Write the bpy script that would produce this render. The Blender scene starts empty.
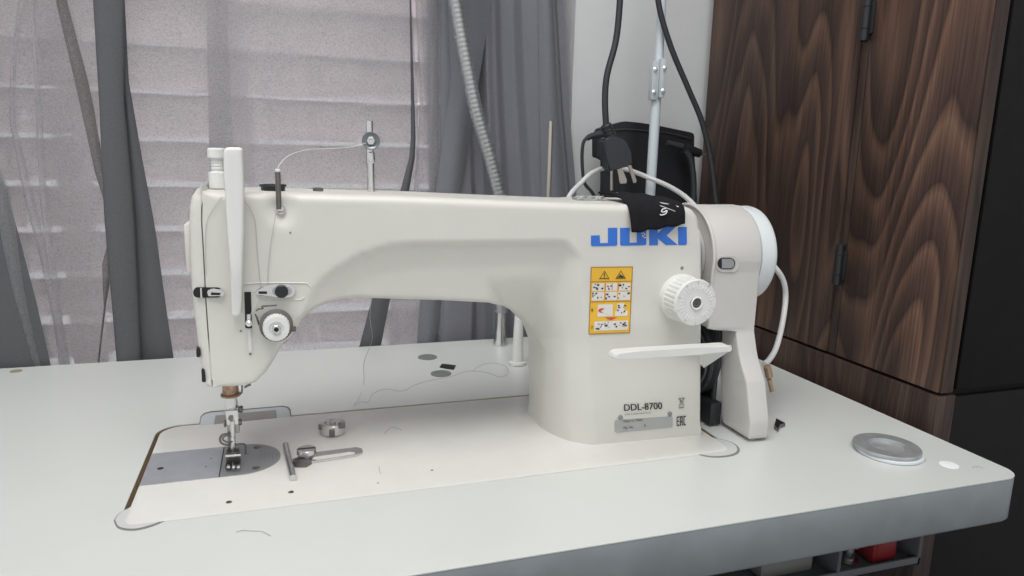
import bpy, bmesh, math, random
from mathutils import Vector, Matrix
from mathutils.geometry import delaunay_2d_cdt
C = bpy.context.scene
COL = C.collection
PI = math.pi

# ------------------------------------------------------------------ camera
# metres; origin = front left corner of the machine bed, z = 0 is the table top
FL, YAW, PIT, ROL = 710.757, 0.3204215, 0.1893318, 0.0249119
CAM = Vector((0.106375, -0.492182, 0.251627))
fw = Vector((math.sin(YAW)*math.cos(PIT), math.cos(YAW)*math.cos(PIT), -math.sin(PIT)))
rt = fw.cross(Vector((0, 0, 1))).normalized(); up = rt.cross(fw)
RT = math.cos(ROL)*rt + math.sin(ROL)*up
UP = -math.sin(ROL)*rt + math.cos(ROL)*up
cd = bpy.data.cameras.new('camera'); co = bpy.data.objects.new('camera', cd); COL.objects.link(co)
cd.sensor_width = 36; cd.lens = FL*36/1024; cd.clip_start = 0.01
m = Matrix((RT, UP, -fw)).transposed().to_4x4(); m.translation = CAM
co.matrix_world = m
C.camera = co

# ------------------------------------------------------------------ light
C.view_settings.view_transform = 'Standard'; C.view_settings.look = 'None'
C.view_settings.gamma = 1; C.view_settings.use_curve_mapping = False
C.view_settings.exposure = 0.0
w = bpy.data.worlds.new('daylight'); C.world = w; w.use_nodes = True
w.node_tree.nodes['Background'].inputs[0].default_value = (0.97, 0.98, 1.0, 1)
w.node_tree.nodes['Background'].inputs[1].default_value = 0.78
def lamp(name, kind, loc, aim, energy, color=(1, 1, 1), **kw):
    d = bpy.data.lights.new(name, kind); d.energy = energy; d.color = color
    for k, v in kw.items(): setattr(d, k, v)
    o = bpy.data.objects.new(name, d); COL.objects.link(o); o.location = loc
    o.rotation_euler = (Vector(aim)-Vector(loc)).to_track_quat('-Z', 'Y').to_euler()
    return o
lamp('sun', 'SUN', (0.4, 3, 2.2), (0.2, 0.4, 0.3), 20.0, (1.0, 0.97, 0.96), angle=0.12)
lamp('overhead_fill', 'AREA', (0.0, -0.42, 1.5), (0.2, 0.1, 0.0), 19, (1.0, 0.985, 0.96), shape='DISK', size=1.1)  # unseen area light, added overhead to fill the front

# ------------------------------------------------------------------ helpers
def ray(px, py): return fw + RT*((px-512)/FL) - UP*((py-288)/FL)
def on(px, py, ax, v):
    d = ray(px, py); return CAM + d*((v-CAM[ax])/d[ax])
def aty(px, py, y): return on(px, py, 1, y)
def atz(px, py, z=0.0): return on(px, py, 2, z)
def atx(px, py, x): return on(px, py, 0, x)

MATS = {}
def mat(name, col, rough=0.5, metal=0.0, bump=0.0, bscale=400, var=0.0, vscale=30, spec=0.5, trans=0.0, coat=0.0):
    if name in MATS: return MATS[name]
    m = bpy.data.materials.new(name); m.use_nodes = True; MATS[name] = m
    nt = m.node_tree; b = nt.nodes['Principled BSDF']
    b.inputs['Base Color'].default_value = (*col, 1)
    b.inputs['Roughness'].default_value = rough; b.inputs['Metallic'].default_value = metal
    b.inputs['Specular IOR Level'].default_value = spec
    b.inputs['Transmission Weight'].default_value = trans
    b.inputs['Coat Weight'].default_value = coat
    tc = nt.nodes.new('ShaderNodeTexCoord')
    if bump:
        n = nt.nodes.new('ShaderNodeTexNoise'); n.inputs['Scale'].default_value = bscale; n.inputs['Detail'].default_value = 3
        bp = nt.nodes.new('ShaderNodeBump'); bp.inputs['Strength'].default_value = bump; bp.inputs['Distance'].default_value = 0.001
        nt.links.new(tc.outputs['Object'], n.inputs['Vector']); nt.links.new(n.outputs['Fac'], bp.inputs['Height'])
        nt.links.new(bp.outputs['Normal'], b.inputs['Normal'])
    if True:
        n = nt.nodes.new('ShaderNodeTexNoise'); n.inputs['Scale'].default_value = vscale; n.inputs['Detail'].default_value = 5
        r = nt.nodes.new('ShaderNodeValToRGB'); v = max(var, 0.02)
        r.color_ramp.elements[0].position = 0.3; r.color_ramp.elements[1].position = 0.7
        r.color_ramp.elements[0].color = (*[c*(1-v) for c in col], 1); r.color_ramp.elements[1].color = (*[min(1, c*(1+v*0.5)) for c in col], 1)
        nt.links.new(tc.outputs['Object'], n.inputs['Vector']); nt.links.new(n.outputs['Fac'], r.inputs['Fac'])
        nt.links.new(r.outputs['Color'], b.inputs['Base Color'])
    return m

PAINT = mat('machine_enamel', (0.66, 0.652, 0.605), 0.38, bump=0.10, bscale=700, var=0.02)
BED = mat('bed_enamel', (0.70, 0.69, 0.655), 0.3, bump=0.06, bscale=700, var=0.03, vscale=40)
WHITE = mat('white_plastic', (0.74, 0.745, 0.72), 0.35)
WHEEL = mat('handwheel_plastic', (0.70, 0.74, 0.76), 0.35)
BEIGE = mat('cover_plastic', (0.58, 0.565, 0.54), 0.45, bump=0.06, bscale=900)
STEEL = mat('polished_steel', (0.72, 0.72, 0.71), 0.25, 1.0, var=0.08, vscale=60)
DSTEEL = mat('dark_steel', (0.22, 0.21, 0.20), 0.35, 1.0, var=0.2, vscale=80)
PLATE = mat('brushed_plate', (0.47, 0.49, 0.53), 0.5, 0.55, bump=0.03, var=0.06, vscale=80)
PLATE2 = mat('needle_plate_steel', (0.36, 0.37, 0.39), 0.45, 0.6, var=0.06, vscale=80)
BRASS = mat('copper_brass', (0.42, 0.27, 0.19), 0.4, 0.8, var=0.5, vscale=200)
BLACK = mat('black_plastic', (0.016, 0.017, 0.020), 0.42, bump=0.05)
RUBBER = mat('black_rubber', (0.03, 0.032, 0.036), 0.5)
DARK = mat('dark_recess', (0.012, 0.012, 0.013), 0.7)
FELT = mat('black_felt', (0.014, 0.014, 0.017), 0.95, bump=0.6, bscale=1500, var=0.4, vscale=900, spec=0.2)
CHALK = mat('white_chalk', (0.75, 0.75, 0.75), 0.9)
BLUE = mat('logo_blue', (0.028, 0.16, 0.62), 0.4)
YELLOW = mat('label_yellow', (0.80, 0.47, 0.035), 0.5)
LWHITE = mat('label_white', (0.72, 0.70, 0.66), 0.5)
LBLACK = mat('print_black', (0.03, 0.03, 0.035), 0.5)
LGREY = mat('print_grey', (0.25, 0.25, 0.25), 0.5)
LRED = mat('print_red', (0.6, 0.07, 0.05), 0.5)
LORANGE = mat('label_rule_brown', (0.38, 0.18, 0.04), 0.5)
NPLATE = mat('nameplate_silver', (0.42, 0.43, 0.42), 0.45, 0.3)
LAM = mat('table_laminate', (0.655, 0.675, 0.65), 0.30, bump=0.02, bscale=1200, var=0.02, vscale=15)
BAND = mat('grey_edge_band', (0.27, 0.30, 0.315), 0.42, bump=0.15, bscale=25, var=0.12, vscale=30)
CHIP = mat('cut_chipboard', (0.40, 0.28, 0.17), 0.8, bump=0.3, var=0.3, vscale=200)
WALL = mat('painted_wall', (0.60, 0.61, 0.62), 0.85, bump=0.12, bscale=90)
FLOORM = mat('dark_floor', (0.06, 0.055, 0.05), 0.6, var=0.3, vscale=6)
CABLACK = mat('black_side_laminate', (0.007, 0.006, 0.007), 0.6, spec=0.25, var=0.2, vscale=50)
GREYCAP = mat('grey_plastic_cap', (0.20, 0.21, 0.21), 0.4)
POLE = mat('pole_white_enamel', (0.60, 0.66, 0.70), 0.4)
THREAD = mat('thread_grey', (0.42, 0.40, 0.38), 0.8)
WTHREAD = mat('thread_white', (0.75, 0.74, 0.72), 0.8)
CABLEW = mat('white_cable', (0.66, 0.67, 0.66), 0.45)
REDP = mat('red_plastic_shaded', (0.20, 0.018, 0.022), 0.4)  # red darkened to carry the shade under the table
TRAY = mat('grey_tray_shaded', (0.10, 0.105, 0.115), 0.5)  # tray grey lowered, shade below the top is in the colour
BRONZE = mat('connector_brass', (0.42, 0.30, 0.20), 0.45, 0.5)
CLEAR = mat('clear_plastic', (0.85, 0.87, 0.88), 0.12, trans=0.75)

FRAME = mat('window_frame_white', (0.7, 0.7, 0.7), 0.4)

def fabric(name, col, tcol, transp, tmix, folds=0.25):
    m = bpy.data.materials.new(name); m.use_nodes = True; nt = m.node_tree
    for n in list(nt.nodes): nt.nodes.remove(n)
    L = nt.links.new; N = nt.nodes.new
    out = N('ShaderNodeOutputMaterial'); tc = N('ShaderNodeTexCoord')
    mp = N('ShaderNodeMapping'); mp.inputs['Scale'].default_value = (1.0, 1.0, 0.35)
    mp2 = N('ShaderNodeMapping'); mp2.inputs['Scale'].default_value = (0.3, 0.3, 1.0)
    L(tc.outputs['Object'], mp.inputs['Vector']); L(tc.outputs['Object'], mp2.inputs['Vector'])
    n1 = N('ShaderNodeTexNoise'); n1.inputs['Scale'].default_value = 1100; n1.inputs['Detail'].default_value = 2
    n2 = N('ShaderNodeTexNoise'); n2.inputs['Scale'].default_value = 1100; n2.inputs['Detail'].default_value = 2
    L(mp.outputs[0], n1.inputs['Vector']); L(mp2.outputs[0], n2.inputs['Vector'])
    ad = N('ShaderNodeMath'); ad.operation = 'ADD'; L(n1.outputs['Fac'], ad.inputs[0]); L(n2.outputs['Fac'], ad.inputs[1])
    r = N('ShaderNodeMapRange'); r.inputs['From Min'].default_value = 0.7; r.inputs['From Max'].default_value = 1.3
    r.inputs['To Min'].default_value = 1-folds; r.inputs['To Max'].default_value = 1+folds
    L(ad.outputs[0], r.inputs['Value'])
    def scaled(c):
        v = N('ShaderNodeVectorMath'); v.operation = 'SCALE'; v.inputs[0].default_value = c; L(r.outputs[0], v.inputs['Scale']); return v.outputs[0]
    df = N('ShaderNodeBsdfDiffuse'); tr = N('ShaderNodeBsdfTranslucent'); tp = N('ShaderNodeBsdfTransparent')
    L(scaled(col), df.inputs[0]); L(scaled(tcol), tr.inputs[0])
    a = N('ShaderNodeMixShader'); a.inputs[0].default_value = tmix; L(df.outputs[0], a.inputs[1]); L(tr.outputs[0], a.inputs[2])
    b = N('ShaderNodeMixShader'); L(a.outputs[0], b.inputs[1]); L(tp.outputs[0], b.inputs[2])
    mm = N('ShaderNodeMath'); mm.operation = 'MULTIPLY'; mm.inputs[1].default_value = transp; L(r.outputs[0], mm.inputs[0]); L(mm.outputs[0], b.inputs[0])
    L(b.outputs[0], out.inputs[0])
    return m
SHEER = fabric('sheer_grey_fabric', (0.40, 0.40, 0.41), (0.76, 0.755, 0.765), 0.32, 0.60, 0.34)
SLAT = fabric('blind_slat', (0.58, 0.555, 0.56), (0.76, 0.71, 0.715), 0.0, 0.42, 0.02)
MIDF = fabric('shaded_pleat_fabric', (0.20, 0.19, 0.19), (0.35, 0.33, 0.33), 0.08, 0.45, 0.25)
DENSE = fabric('dense_grey_fabric', (0.235, 0.24, 0.27), (0.22, 0.22, 0.25), 0.0, 0.25, 0.06)
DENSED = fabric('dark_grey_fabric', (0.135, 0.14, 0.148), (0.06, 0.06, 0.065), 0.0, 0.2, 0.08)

def wood(name, dark, light, seed, yb=0.0):
    m = bpy.data.materials.new(name); m.use_nodes = True; nt = m.node_tree; b = nt.nodes['Principled BSDF']
    L = nt.links.new; N = nt.nodes.new
    tc = N('ShaderNodeTexCoord')
    mp = N('ShaderNodeMapping'); mp.inputs['Location'].default_value = (seed*1.7, seed*0.9, seed*2.3); mp.inputs['Scale'].default_value = (1, 1, 0.17)
    L(tc.outputs['Object'], mp.inputs['Vector'])
    n = N('ShaderNodeTexNoise'); n.inputs['Scale'].default_value = 8.5; n.inputs['Detail'].default_value = 1.5; n.inputs['Roughness'].default_value = 0.4
    L(mp.outputs[0], n.inputs['Vector'])
    mu = N('ShaderNodeMath'); mu.operation = 'MULTIPLY'; mu.inputs[1].default_value = 19; L(n.outputs['Fac'], mu.inputs[0])
    sn = N('ShaderNodeMath'); sn.operation = 'FRACT'; L(mu.outputs[0], sn.inputs[0])
    cr = N('ShaderNodeValToRGB'); e = cr.color_ramp.elements
    d2 = [c*0.78 for c in dark]
    e[0].position = 0.0; e[0].color = (*dark, 1); e[1].position = 1.0; e[1].color = (*dark, 1)
    x = e.new(0.35); x.color = (*[a*0.8+c*0.2 for a, c in zip(dark, light)], 1)
    x = e.new(0.72); x.color = (*[a*0.15+c*0.85 for a, c in zip(dark, light)], 1)
    x = e.new(0.85); x.color = (*[a*0.62+c*0.38 for a, c in zip(dark, light)], 1)
    x = e.new(0.92); x.color = (*d2, 1)
    L(sn.outputs[0], cr.inputs[0])
    # broad tone changes
    mp3 = N('ShaderNodeMapping'); mp3.inputs['Scale'].default_value = (1, 1, 0.12); mp3.inputs['Location'].default_value = (seed, seed, seed); L(tc.outputs['Object'], mp3.inputs['Vector'])
    n3 = N('ShaderNodeTexNoise'); n3.inputs['Scale'].default_value = 22; n3.inputs['Detail'].default_value = 2; L(mp3.outputs[0], n3.inputs['Vector'])
    r3 = N('ShaderNodeMapRange'); r3.inputs['From Min'].default_value = 0.35; r3.inputs['From Max'].default_value = 0.7; r3.inputs['To Min'].default_value = 0.7; r3.inputs['To Max'].default_value = 1.35
    L(n3.outputs['Fac'], r3.inputs['Value'])
    # fine pores
    mp4 = N('ShaderNodeMapping'); mp4.inputs['Scale'].default_value = (1, 1, 0.03); L(tc.outputs['Object'], mp4.inputs['Vector'])
    n4 = N('ShaderNodeTexNoise'); n4.inputs['Scale'].default_value = 420; n4.inputs['Detail'].default_value = 2; L(mp4.outputs[0], n4.inputs['Vector'])
    r4 = N('ShaderNodeMapRange'); r4.inputs['From Min'].default_value = 0.3; r4.inputs['From Max'].default_value = 0.7; r4.inputs['To Min'].default_value = 0.68; r4.inputs['To Max'].default_value = 1.28
    L(n4.outputs['Fac'], r4.inputs['Value'])
    # pale sapwood stripes
    mp5 = N('ShaderNodeMapping'); mp5.inputs['Scale'].default_value = (1, 1, 0.05); mp5.inputs['Location'].default_value = (0, seed*0.31, 0); L(tc.outputs['Object'], mp5.inputs['Vector'])
    n5 = N('ShaderNodeTexNoise'); n5.inputs['Scale'].default_value = 17; n5.inputs['Detail'].default_value = 0.5; L(mp5.outputs[0], n5.inputs['Vector'])
    r5 = N('ShaderNodeMapRange'); r5.inputs['From Min'].default_value = 0.56; r5.inputs['From Max'].default_value = 0.61; r5.inputs['To Min'].default_value = 0; r5.inputs['To Max'].default_value = 0.6
    L(n5.outputs['Fac'], r5.inputs['Value'])
    mx = N('ShaderNodeMix'); mx.data_type = 'RGBA'; mx.inputs[7].default_value = (*[c*1.15 for c in light], 1); L(r5.outputs[0], mx.inputs[0]); L(cr.outputs[0], mx.inputs[6])
    m1 = N('ShaderNodeMath'); m1.operation = 'MULTIPLY'; L(r3.outputs[0], m1.inputs[0]); L(r4.outputs[0], m1.inputs[1])
    vs = N('ShaderNodeVectorMath'); vs.operation = 'SCALE'; L(mx.outputs[2], vs.inputs[0]); L(m1.outputs[0], vs.inputs['Scale'])
    L(vs.outputs[0], b.inputs['Base Color'])
    b.inputs['Roughness'].default_value = 0.5; b.inputs['Specular IOR Level'].default_value = 0.35
    return m
WOOD = wood('walnut_veneer', (0.048, 0.029, 0.024), (0.130, 0.074, 0.050), 3.0)
WOOD2 = wood('walnut_veneer_near', (0.050, 0.029, 0.024), (0.150, 0.084, 0.056), 7.4)
WOOD3 = wood('walnut_edge', (0.040, 0.026, 0.022), (0.068, 0.044, 0.034), 1.3)

def link(name, bm, mt, parent=None, smooth=35, kind=None):
    me = bpy.data.meshes.new(name)
    bmesh.ops.recalc_face_normals(bm, faces=bm.faces)
    bm.to_mesh(me); bm.free()
    for x in (mt if isinstance(mt, (list, tuple)) else [mt]): me.materials.append(x)
    if smooth:
        for p in me.polygons: p.use_smooth = True
        me.set_sharp_from_angle(angle=math.radians(smooth))
    o = bpy.data.objects.new(name, me); COL.objects.link(o)
    if parent is not None:
        o.parent = parent
        q = parent; off = Vector((0, 0, 0))
        if parent.type == 'EMPTY': o.matrix_parent_inverse = Matrix.Translation(-Vector(parent.location))
    if kind: o['kind'] = kind
    return o
def thing(name, label, cat, loc=(0, 0, 0), group=None):
    o = bpy.data.objects.new(name, None); COL.objects.link(o); o.location = loc; o.empty_display_size = 0.02
    o['label'] = label; o['category'] = cat
    if group: o['group'] = group
    return o
def tag(o, label, cat, group=None):
    o['label'] = label; o['category'] = cat
    if group: o['group'] = group
    return o
def NB(): return bmesh.new()
def box(bm, a, b, bev=0.0, seg=2, M=None):
    t = bmesh.new(); bmesh.ops.create_cube(t, size=1)
    a = Vector(a); b = Vector(b)
    for v in t.verts: v.co = Vector((a[i]+(b[i]-a[i])*(v.co[i]+0.5) for i in range(3)))
    if bev: bmesh.ops.bevel(t, geom=t.edges[:], offset=bev, segments=seg, profile=0.5, affect='EDGES')
    if M: bmesh.ops.transform(t, matrix=M, verts=t.verts)
    merge(bm, t)
def merge(bm, t):
    me = bpy.data.meshes.new('tmp'); t.to_mesh(me); t.free(); bm.from_mesh(me); bpy.data.meshes.remove(me)
def frame(d):
    d = Vector(d).normalized(); a = Vector((0, 0, 1)) if abs(d.z) < 0.9 else Vector((1, 0, 0))
    u = d.cross(a).normalized(); return u, d.cross(u)
def lathe(bm, c, axis, prof, n=32, cap=True, hook=None):
    """prof: list of (t along axis, radius)"""
    c = Vector(c); d = Vector(axis).normalized(); u, v = frame(d); rings = []
    for t, r in prof:
        rr = []
        for i in range(n):
            a = 2*PI*i/n; q = r if not hook else hook(i, t, r)
            rr.append(bm.verts.new(c + d*t + (u*math.cos(a)+v*math.sin(a))*q))
        rings.append(rr)
    for a, b in zip(rings, rings[1:]):
        for i in range(n):
            bm.faces.new((a[i], a[(i+1) % n], b[(i+1) % n], b[i]))
    if cap:
        bm.faces.new(rings[0]); bm.faces.new(rings[-1])
def spline(pts, n=8):
    P = [Vector(p) for p in pts]; P = [P[0]*2-P[1]] + P + [P[-1]*2-P[-2]]; out = []
    for i in range(1, len(P)-2):
        for k in range(n):
            t = k/n; a, b, c, d = P[i-1:i+3]
            out.append(0.5*((2*b)+(c-a)*t+(2*a-5*b+4*c-d)*t*t+(3*b-a-3*c+d)*t*t*t))
    out.append(P[-2]); return out
def tube(bm, pts, r, n=10, sm=8, cap=True, rf=None, ell=None):
    Q = spline(pts, sm) if sm > 1 else [Vector(p) for p in pts]
    rings = []; u = None
    for i, q in enumerate(Q):
        d = (Q[min(i+1, len(Q)-1)]-Q[max(i-1, 0)]).normalized()
        if u is None: u, _ = frame(d)
        u = (u - d*u.dot(d)).normalized(); v = d.cross(u)
        rr = rf(i/(len(Q)-1)) if rf else r
        rings.append([bm.verts.new(q + (u*math.cos(2*PI*k/n)+v*math.sin(2*PI*k/n))*rr) for k in range(n)])
    for a, b in zip(rings, rings[1:]):
        for k in range(n): bm.faces.new((a[k], a[(k+1) % n], b[(k+1) % n], b[k]))
    if cap: bm.faces.new(rings[0]); bm.faces.new(rings[-1])
def torus(bm, c, axis, R, r, n=32, k=10):
    c = Vector(c); d = Vector(axis).normalized(); u, v = frame(d)
    g = [[bm.verts.new(c+(u*math.cos(2*PI*i/n)+v*math.sin(2*PI*i/n))*(R+r*math.cos(2*PI*j/k))+d*r*math.sin(2*PI*j/k)) for j in range(k)] for i in range(n)]
    for i in range(n):
        for j in range(k): bm.faces.new((g[i][j], g[(i+1) % n][j], g[(i+1) % n][(j+1) % k], g[i][(j+1) % k]))
def prism(bm, poly, dvec):
    """poly: 3D points, extruded by dvec"""
    a = [bm.verts.new(Vector(p)) for p in poly]; b = [bm.verts.new(Vector(p)+Vector(dvec)) for p in poly]
    bm.faces.new(a); bm.faces.new(b[::-1]); n = len(a)
    for i in range(n): bm.faces.new((a[i], b[i], b[(i+1) % n], a[(i+1) % n]))
def rrect(x0, y0, x1, y1, r, n=6):
    if not isinstance(r, (list, tuple)): r = [r]*4
    out = []
    for (cx, cy, a0, rr) in ((x0, y0, PI, r[0]), (x1, y0, 1.5*PI, r[1]), (x1, y1, 0, r[2]), (x0, y1, PI/2, r[3])):
        sx = 1 if cx == x0 else -1; sy = 1 if cy == y0 else -1
        if rr <= 0: out.append((cx, cy)); continue
        for k in range(n+1):
            a = a0 + PI/2*k/n; out.append((cx+sx*rr+rr*math.cos(a), cy+sy*rr+rr*math.sin(a)))
    return out
def lerp_tab(tab, x):
    if x <= tab[0][0]: return tab[0][1]
    for (a, b), (c, d) in zip(tab, tab[1:]):
        if x <= c: return b+(d-b)*(x-a)/(c-a)
    return tab[-1][1]
def sstep(x):
    x = max(0, min(1, x)); return x*x*(3-2*x)
def inside(p, poly):
    x, y = p; c = False; n = len(poly)
    for i in range(n):
        (x1, y1), (x2, y2) = poly[i], poly[i-1]
        if (y1 > y) != (y2 > y) and x < (x2-x1)*(y-y1)/(y2-y1)+x1: c = not c
    return c
def dist(p, poly, closed=True):
    x, y = p; best = 1e9; n = len(poly)
    for i in range(0 if closed else 1, n):
        (x1, y1), (x2, y2) = poly[i-1], poly[i]
        dx, dy = x2-x1, y2-y1; L = dx*dx+dy*dy
        t = max(0, min(1, ((x-x1)*dx+(y-y1)*dy)/L)) if L else 0
        d = math.hypot(x-x1-t*dx, y-y1-t*dy); best = min(best, d)
    return best
def resample(poly, step):
    out = []; n = len(poly)
    for i in range(n):
        a, b = poly[i], poly[(i+1) % n]; L = math.hypot(b[0]-a[0], b[1]-a[1]); k = max(1, int(round(L/step)))
        for j in range(k): out.append((a[0]+(b[0]-a[0])*j/k, a[1]+(b[1]-a[1])*j/k))
    return out
def slab(poly, F, B, rad, step=0.003, grid=0.0035, K=6, sharp_back=False):
    """solid from a 2D outline (x,z): front surface y=F(x,z), back y=B(x,z), edges rounded with radius rad(x,z)"""
    area = sum(poly[i-1][0]*poly[i][1]-poly[i][0]*poly[i-1][1] for i in range(len(poly)))
    if area < 0: poly = poly[::-1]
    P = resample(poly, step); n = len(P)
    nr = []
    for i in range(n):
        a, b = P[i-2], P[(i+2) % n]; dx, dy = b[0]-a[0], b[1]-a[1]; L = math.hypot(dx, dy) or 1
        nr.append((-dy/L, dx/L))
    rs = [rad(*p) for p in P]
    rs = [sum(min(rs[i], rs[(i+k) % n]) for k in range(-2, 3))/5 for i in range(n)]
    V = []; off = []; E = []
    for k in range(K+1):
        a = PI/2*k/K
        base = len(V)
        for i in range(n):
            d = rs[i]*(1-math.cos(a))
            V.append(Vector((P[i][0]+nr[i][0]*d, P[i][1]+nr[i][1]*d))); off.append(rs[i]*(1-math.sin(a)))
            E.append((base+i, base+(i+1) % n))
    inner = [(v.x, v.y) for v in V[-n:]]
    xs = [p[0] for p in P]; ys = [p[1] for p in P]
    x = min(xs)+grid/2
    while x < max(xs):
        y = min(ys)+grid/2
        while y < max(ys):
            if inside((x, y), inner) and dist((x, y), inner) > grid*0.45: V.append(Vector((x, y))); off.append(0.0)
            y += grid
        x += grid
    r = delaunay_2d_cdt(V, E[:n] if False else E, [list(range(n))], 1, 1e-7)
    vs, es, fs, ov = r[0], r[1], r[2], r[3]
    bm = NB(); fr = []; bk = []
    for v, o in zip(vs, ov):
        f = off[o[0]] if o else 0.0
        fr.append(bm.verts.new((v.x, F(v.x, v.y)+f, v.y)))
        bk.append(bm.verts.new((v.x, B(v.x, v.y)-f, v.y)))
    for f in fs:
        try: bm.faces.new([fr[i] for i in f]); bm.faces.new([bk[i] for i in f][::-1])
        except ValueError: pass
    bm.edges.ensure_lookup_table()
    fset = set(fr)
    idx = {v: i for i, v in enumerate(fr)}
    for e in [e for e in bm.edges if len(e.link_faces) == 1 and e.verts[0] in fset]:
        i, j = idx[e.verts[0]], idx[e.verts[1]]
        try: bm.faces.new((fr[i], fr[j], bk[j], bk[i]))
        except ValueError: pass
    return bm

# ================================================================== ROOM
FZ = -0.75
bm = NB(); box(bm, (-1.6, -2.2, FZ-0.05), (2.2, 0.62, FZ)); link('floor', bm, FLOORM, kind='structure', smooth=0)
bm = NB(); box(bm, (-1.6, -0.4, 1.65), (2.2, 0.62, 1.7)); link('ceiling', bm, WALL, kind='structure', smooth=0)
WX0, WX1, WZ0, WZ1 = -0.75, 0.50, -0.25, 1.15
bm = NB()
box(bm, (-1.6, 0.45, FZ), (WX0, 0.56, 1.65)); box(bm, (WX1, 0.45, FZ), (2.2, 0.56, 1.65))
box(bm, (WX0, 0.45, FZ), (WX1, 0.56, WZ0)); box(bm, (WX0, 0.45, WZ1), (WX1, 0.56, 1.65))
link('wall_back', bm, WALL, kind='structure', smooth=0)
bm = NB(); box(bm, (1.42, -1.0, FZ), (1.5, 0.45, 1.65)); link('wall_right', bm, WALL, kind='structure', smooth=0)
bm = NB()
for (a, b) in (((WX0, WZ0), (WX0+0.05, WZ1)), ((WX1-0.05, WZ0), (WX1, WZ1)), ((WX0, WZ0), (WX1, WZ0+0.05)), ((WX0, WZ1-0.05), (WX1, WZ1)), ((-0.15, WZ0), (-0.11, WZ1))):
    box(bm, (a[0], 0.515, a[1]), (b[0], 0.55, b[1]), 0.002)
wf = link('window_1', bm, FRAME, kind='structure', smooth=0)
bm = NB(); box(bm, (WX0+0.02, 0.53, WZ0+0.02), (WX1-0.02, 0.534, WZ1-0.02)); link('window_pane', bm, mat('window_glass', (0.95, 0.97, 1.0), 0.02, trans=1.0), parent=wf, smooth=0)

# venetian blind behind the curtains
bl = thing('venetian_blind', 'pale horizontal slat blind glowing through the sheer curtains', 'blind', (-0.1, 0.49, WZ1-0.05))
bm = NB(); box(bm, (WX0+0.01, 0.475, WZ1-0.04), (WX1-0.01, 0.51, WZ1-0.001), 0.003); link('head_rail', bm, SLAT, bl)
z = 0.055*0-0.215; i = 0
while z < WZ1-0.06:
    bm = NB(); random.seed(i); tl = math.radians(62+random.uniform(-4, 4)); n = 6; w_ = 0.0575
    pr = []
    for k in range(n+1):
        s = (k/n-0.5)*w_; b_ = 0.003*(1-(2*k/n-1)**2)
        pr.append((0.492 - s*math.cos(tl)-b_*math.sin(tl), z + s*math.sin(tl)-b_*math.cos(tl)))
    poly = [(WX0+0.012, y, zz) for y, zz in pr] + [(WX0+0.012, y+0.0012, zz) for y, zz in pr[::-1]]
    prism(bm, poly, (WX1-WX0-0.024, 0, 0)); link('slat', bm, SLAT, bl)
    z += 0.0555; i += 1
bm = NB()
for x in (-0.45, -0.23, 0.1, 0.33): tube(bm, [(x, 0.478, -0.22), (x, 0.478, WZ1-0.04)], 0.0012, 6, 1)
link('ladder_cord', bm, FRAME, bl)

# ================================================================== CURTAINS
def sheet(xl, xr, fy, z0=-0.35, z1=1.192, nu=90, nz=60, th=0.0008):
    """xl,xr: functions of z; fy(u,z) depth"""
    bm = NB(); g = []
    for j in range(nz+1):
        z = z0+(z1-z0)*j/nz
        g.append([bm.verts.new((xl(z)+(xr(z)-xl(z))*i/nu, fy(i/nu, z), z)) for i in range(nu+1)])
    for j in range(nz):
        for i in range(nu): bm.faces.new((g[j][i], g[j][i+1], g[j+1][i+1], g[j+1][i]))
    return bm
def pxline(pts, y):
    """x as a function of z along a line of places on the hanging plane y"""
    t = sorted((aty(px, py, y).z, aty(px, py, y).x) for px, py in pts)
    a, b = t[0], t[1]; c, d = t[-2], t[-1]
    def f(z):
        if z < t[0][0]: return a[1]+(b[1]-a[1])/(b[0]-a[0])*(z-a[0])*0.6
        if z > t[-1][0]: return d[1]+(d[1]-c[1])/(d[0]-c[0])*(z-d[0])*0.6
        return lerp_tab(t, z)
    return f
CY = 0.43
cl = thing('curtain', 'left sheer grey curtain panel with dark heavy pleats, behind the table', 'curtain', (-0.1, CY, 1.2))
def fy_left(u, z):
    b = 0.004*math.sin(u*19+z*3)+0.003*math.sin(u*41+1-z*5)
    fold = math.exp(-((u-0.63+0.10*z+0.02*math.sin(9*z))/0.016)**2)*0.022
    return CY+0.004+b-fold
link('sheer_panel', sheet(lambda z: -0.55, pxline([(238, 0), (258, 190), (250, 357)], CY), fy_left, nu=240, nz=90), SHEER, cl)
# narrow pleat gathers in the sheer
link('pleat', sheet(pxline([(55, 0), (76, 90), (96, 180), (112, 225), (100, 270), (104, 300), (96, 370)], CY-0.006), pxline([(66, 0), (90, 90), (104, 170), (122, 225), (112, 270), (106, 300), (98, 370)], CY-0.006), lambda u, z: CY-0.003-0.004*math.sin(PI*u), nu=12), MIDF, cl)
link('pleat', sheet(pxline([(30, 0), (34, 90), (38, 190), (50, 300), (58, 365)], CY-0.002), pxline([(34, 0), (40, 90), (46, 190), (60, 300), (66, 365)], CY-0.002), lambda u, z: CY+0.001-0.004*math.sin(PI*u), nu=10), SHEER, cl)
link('pleat', sheet(pxline([(20, -20), (10, 60), (8, 120), (24, 200), (40, 260)], CY-0.002), pxline([(26, -20), (16, 60), (14, 120), (34, 200), (58, 300)], CY-0.002), lambda u, z: CY+0.000-0.004*math.sin(PI*u), nu=10), SHEER, cl)
link('dark_pleat', sheet(pxline([(93, 0), (99, 100), (104, 215), (117, 365)], CY-0.012), pxline([(124, 0), (124, 100), (134, 215), (141, 365)], CY-0.012), lambda u, z: CY-0.012-0.006*math.sin(PI*u)**0.5, nu=24), DENSED, cl)
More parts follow.
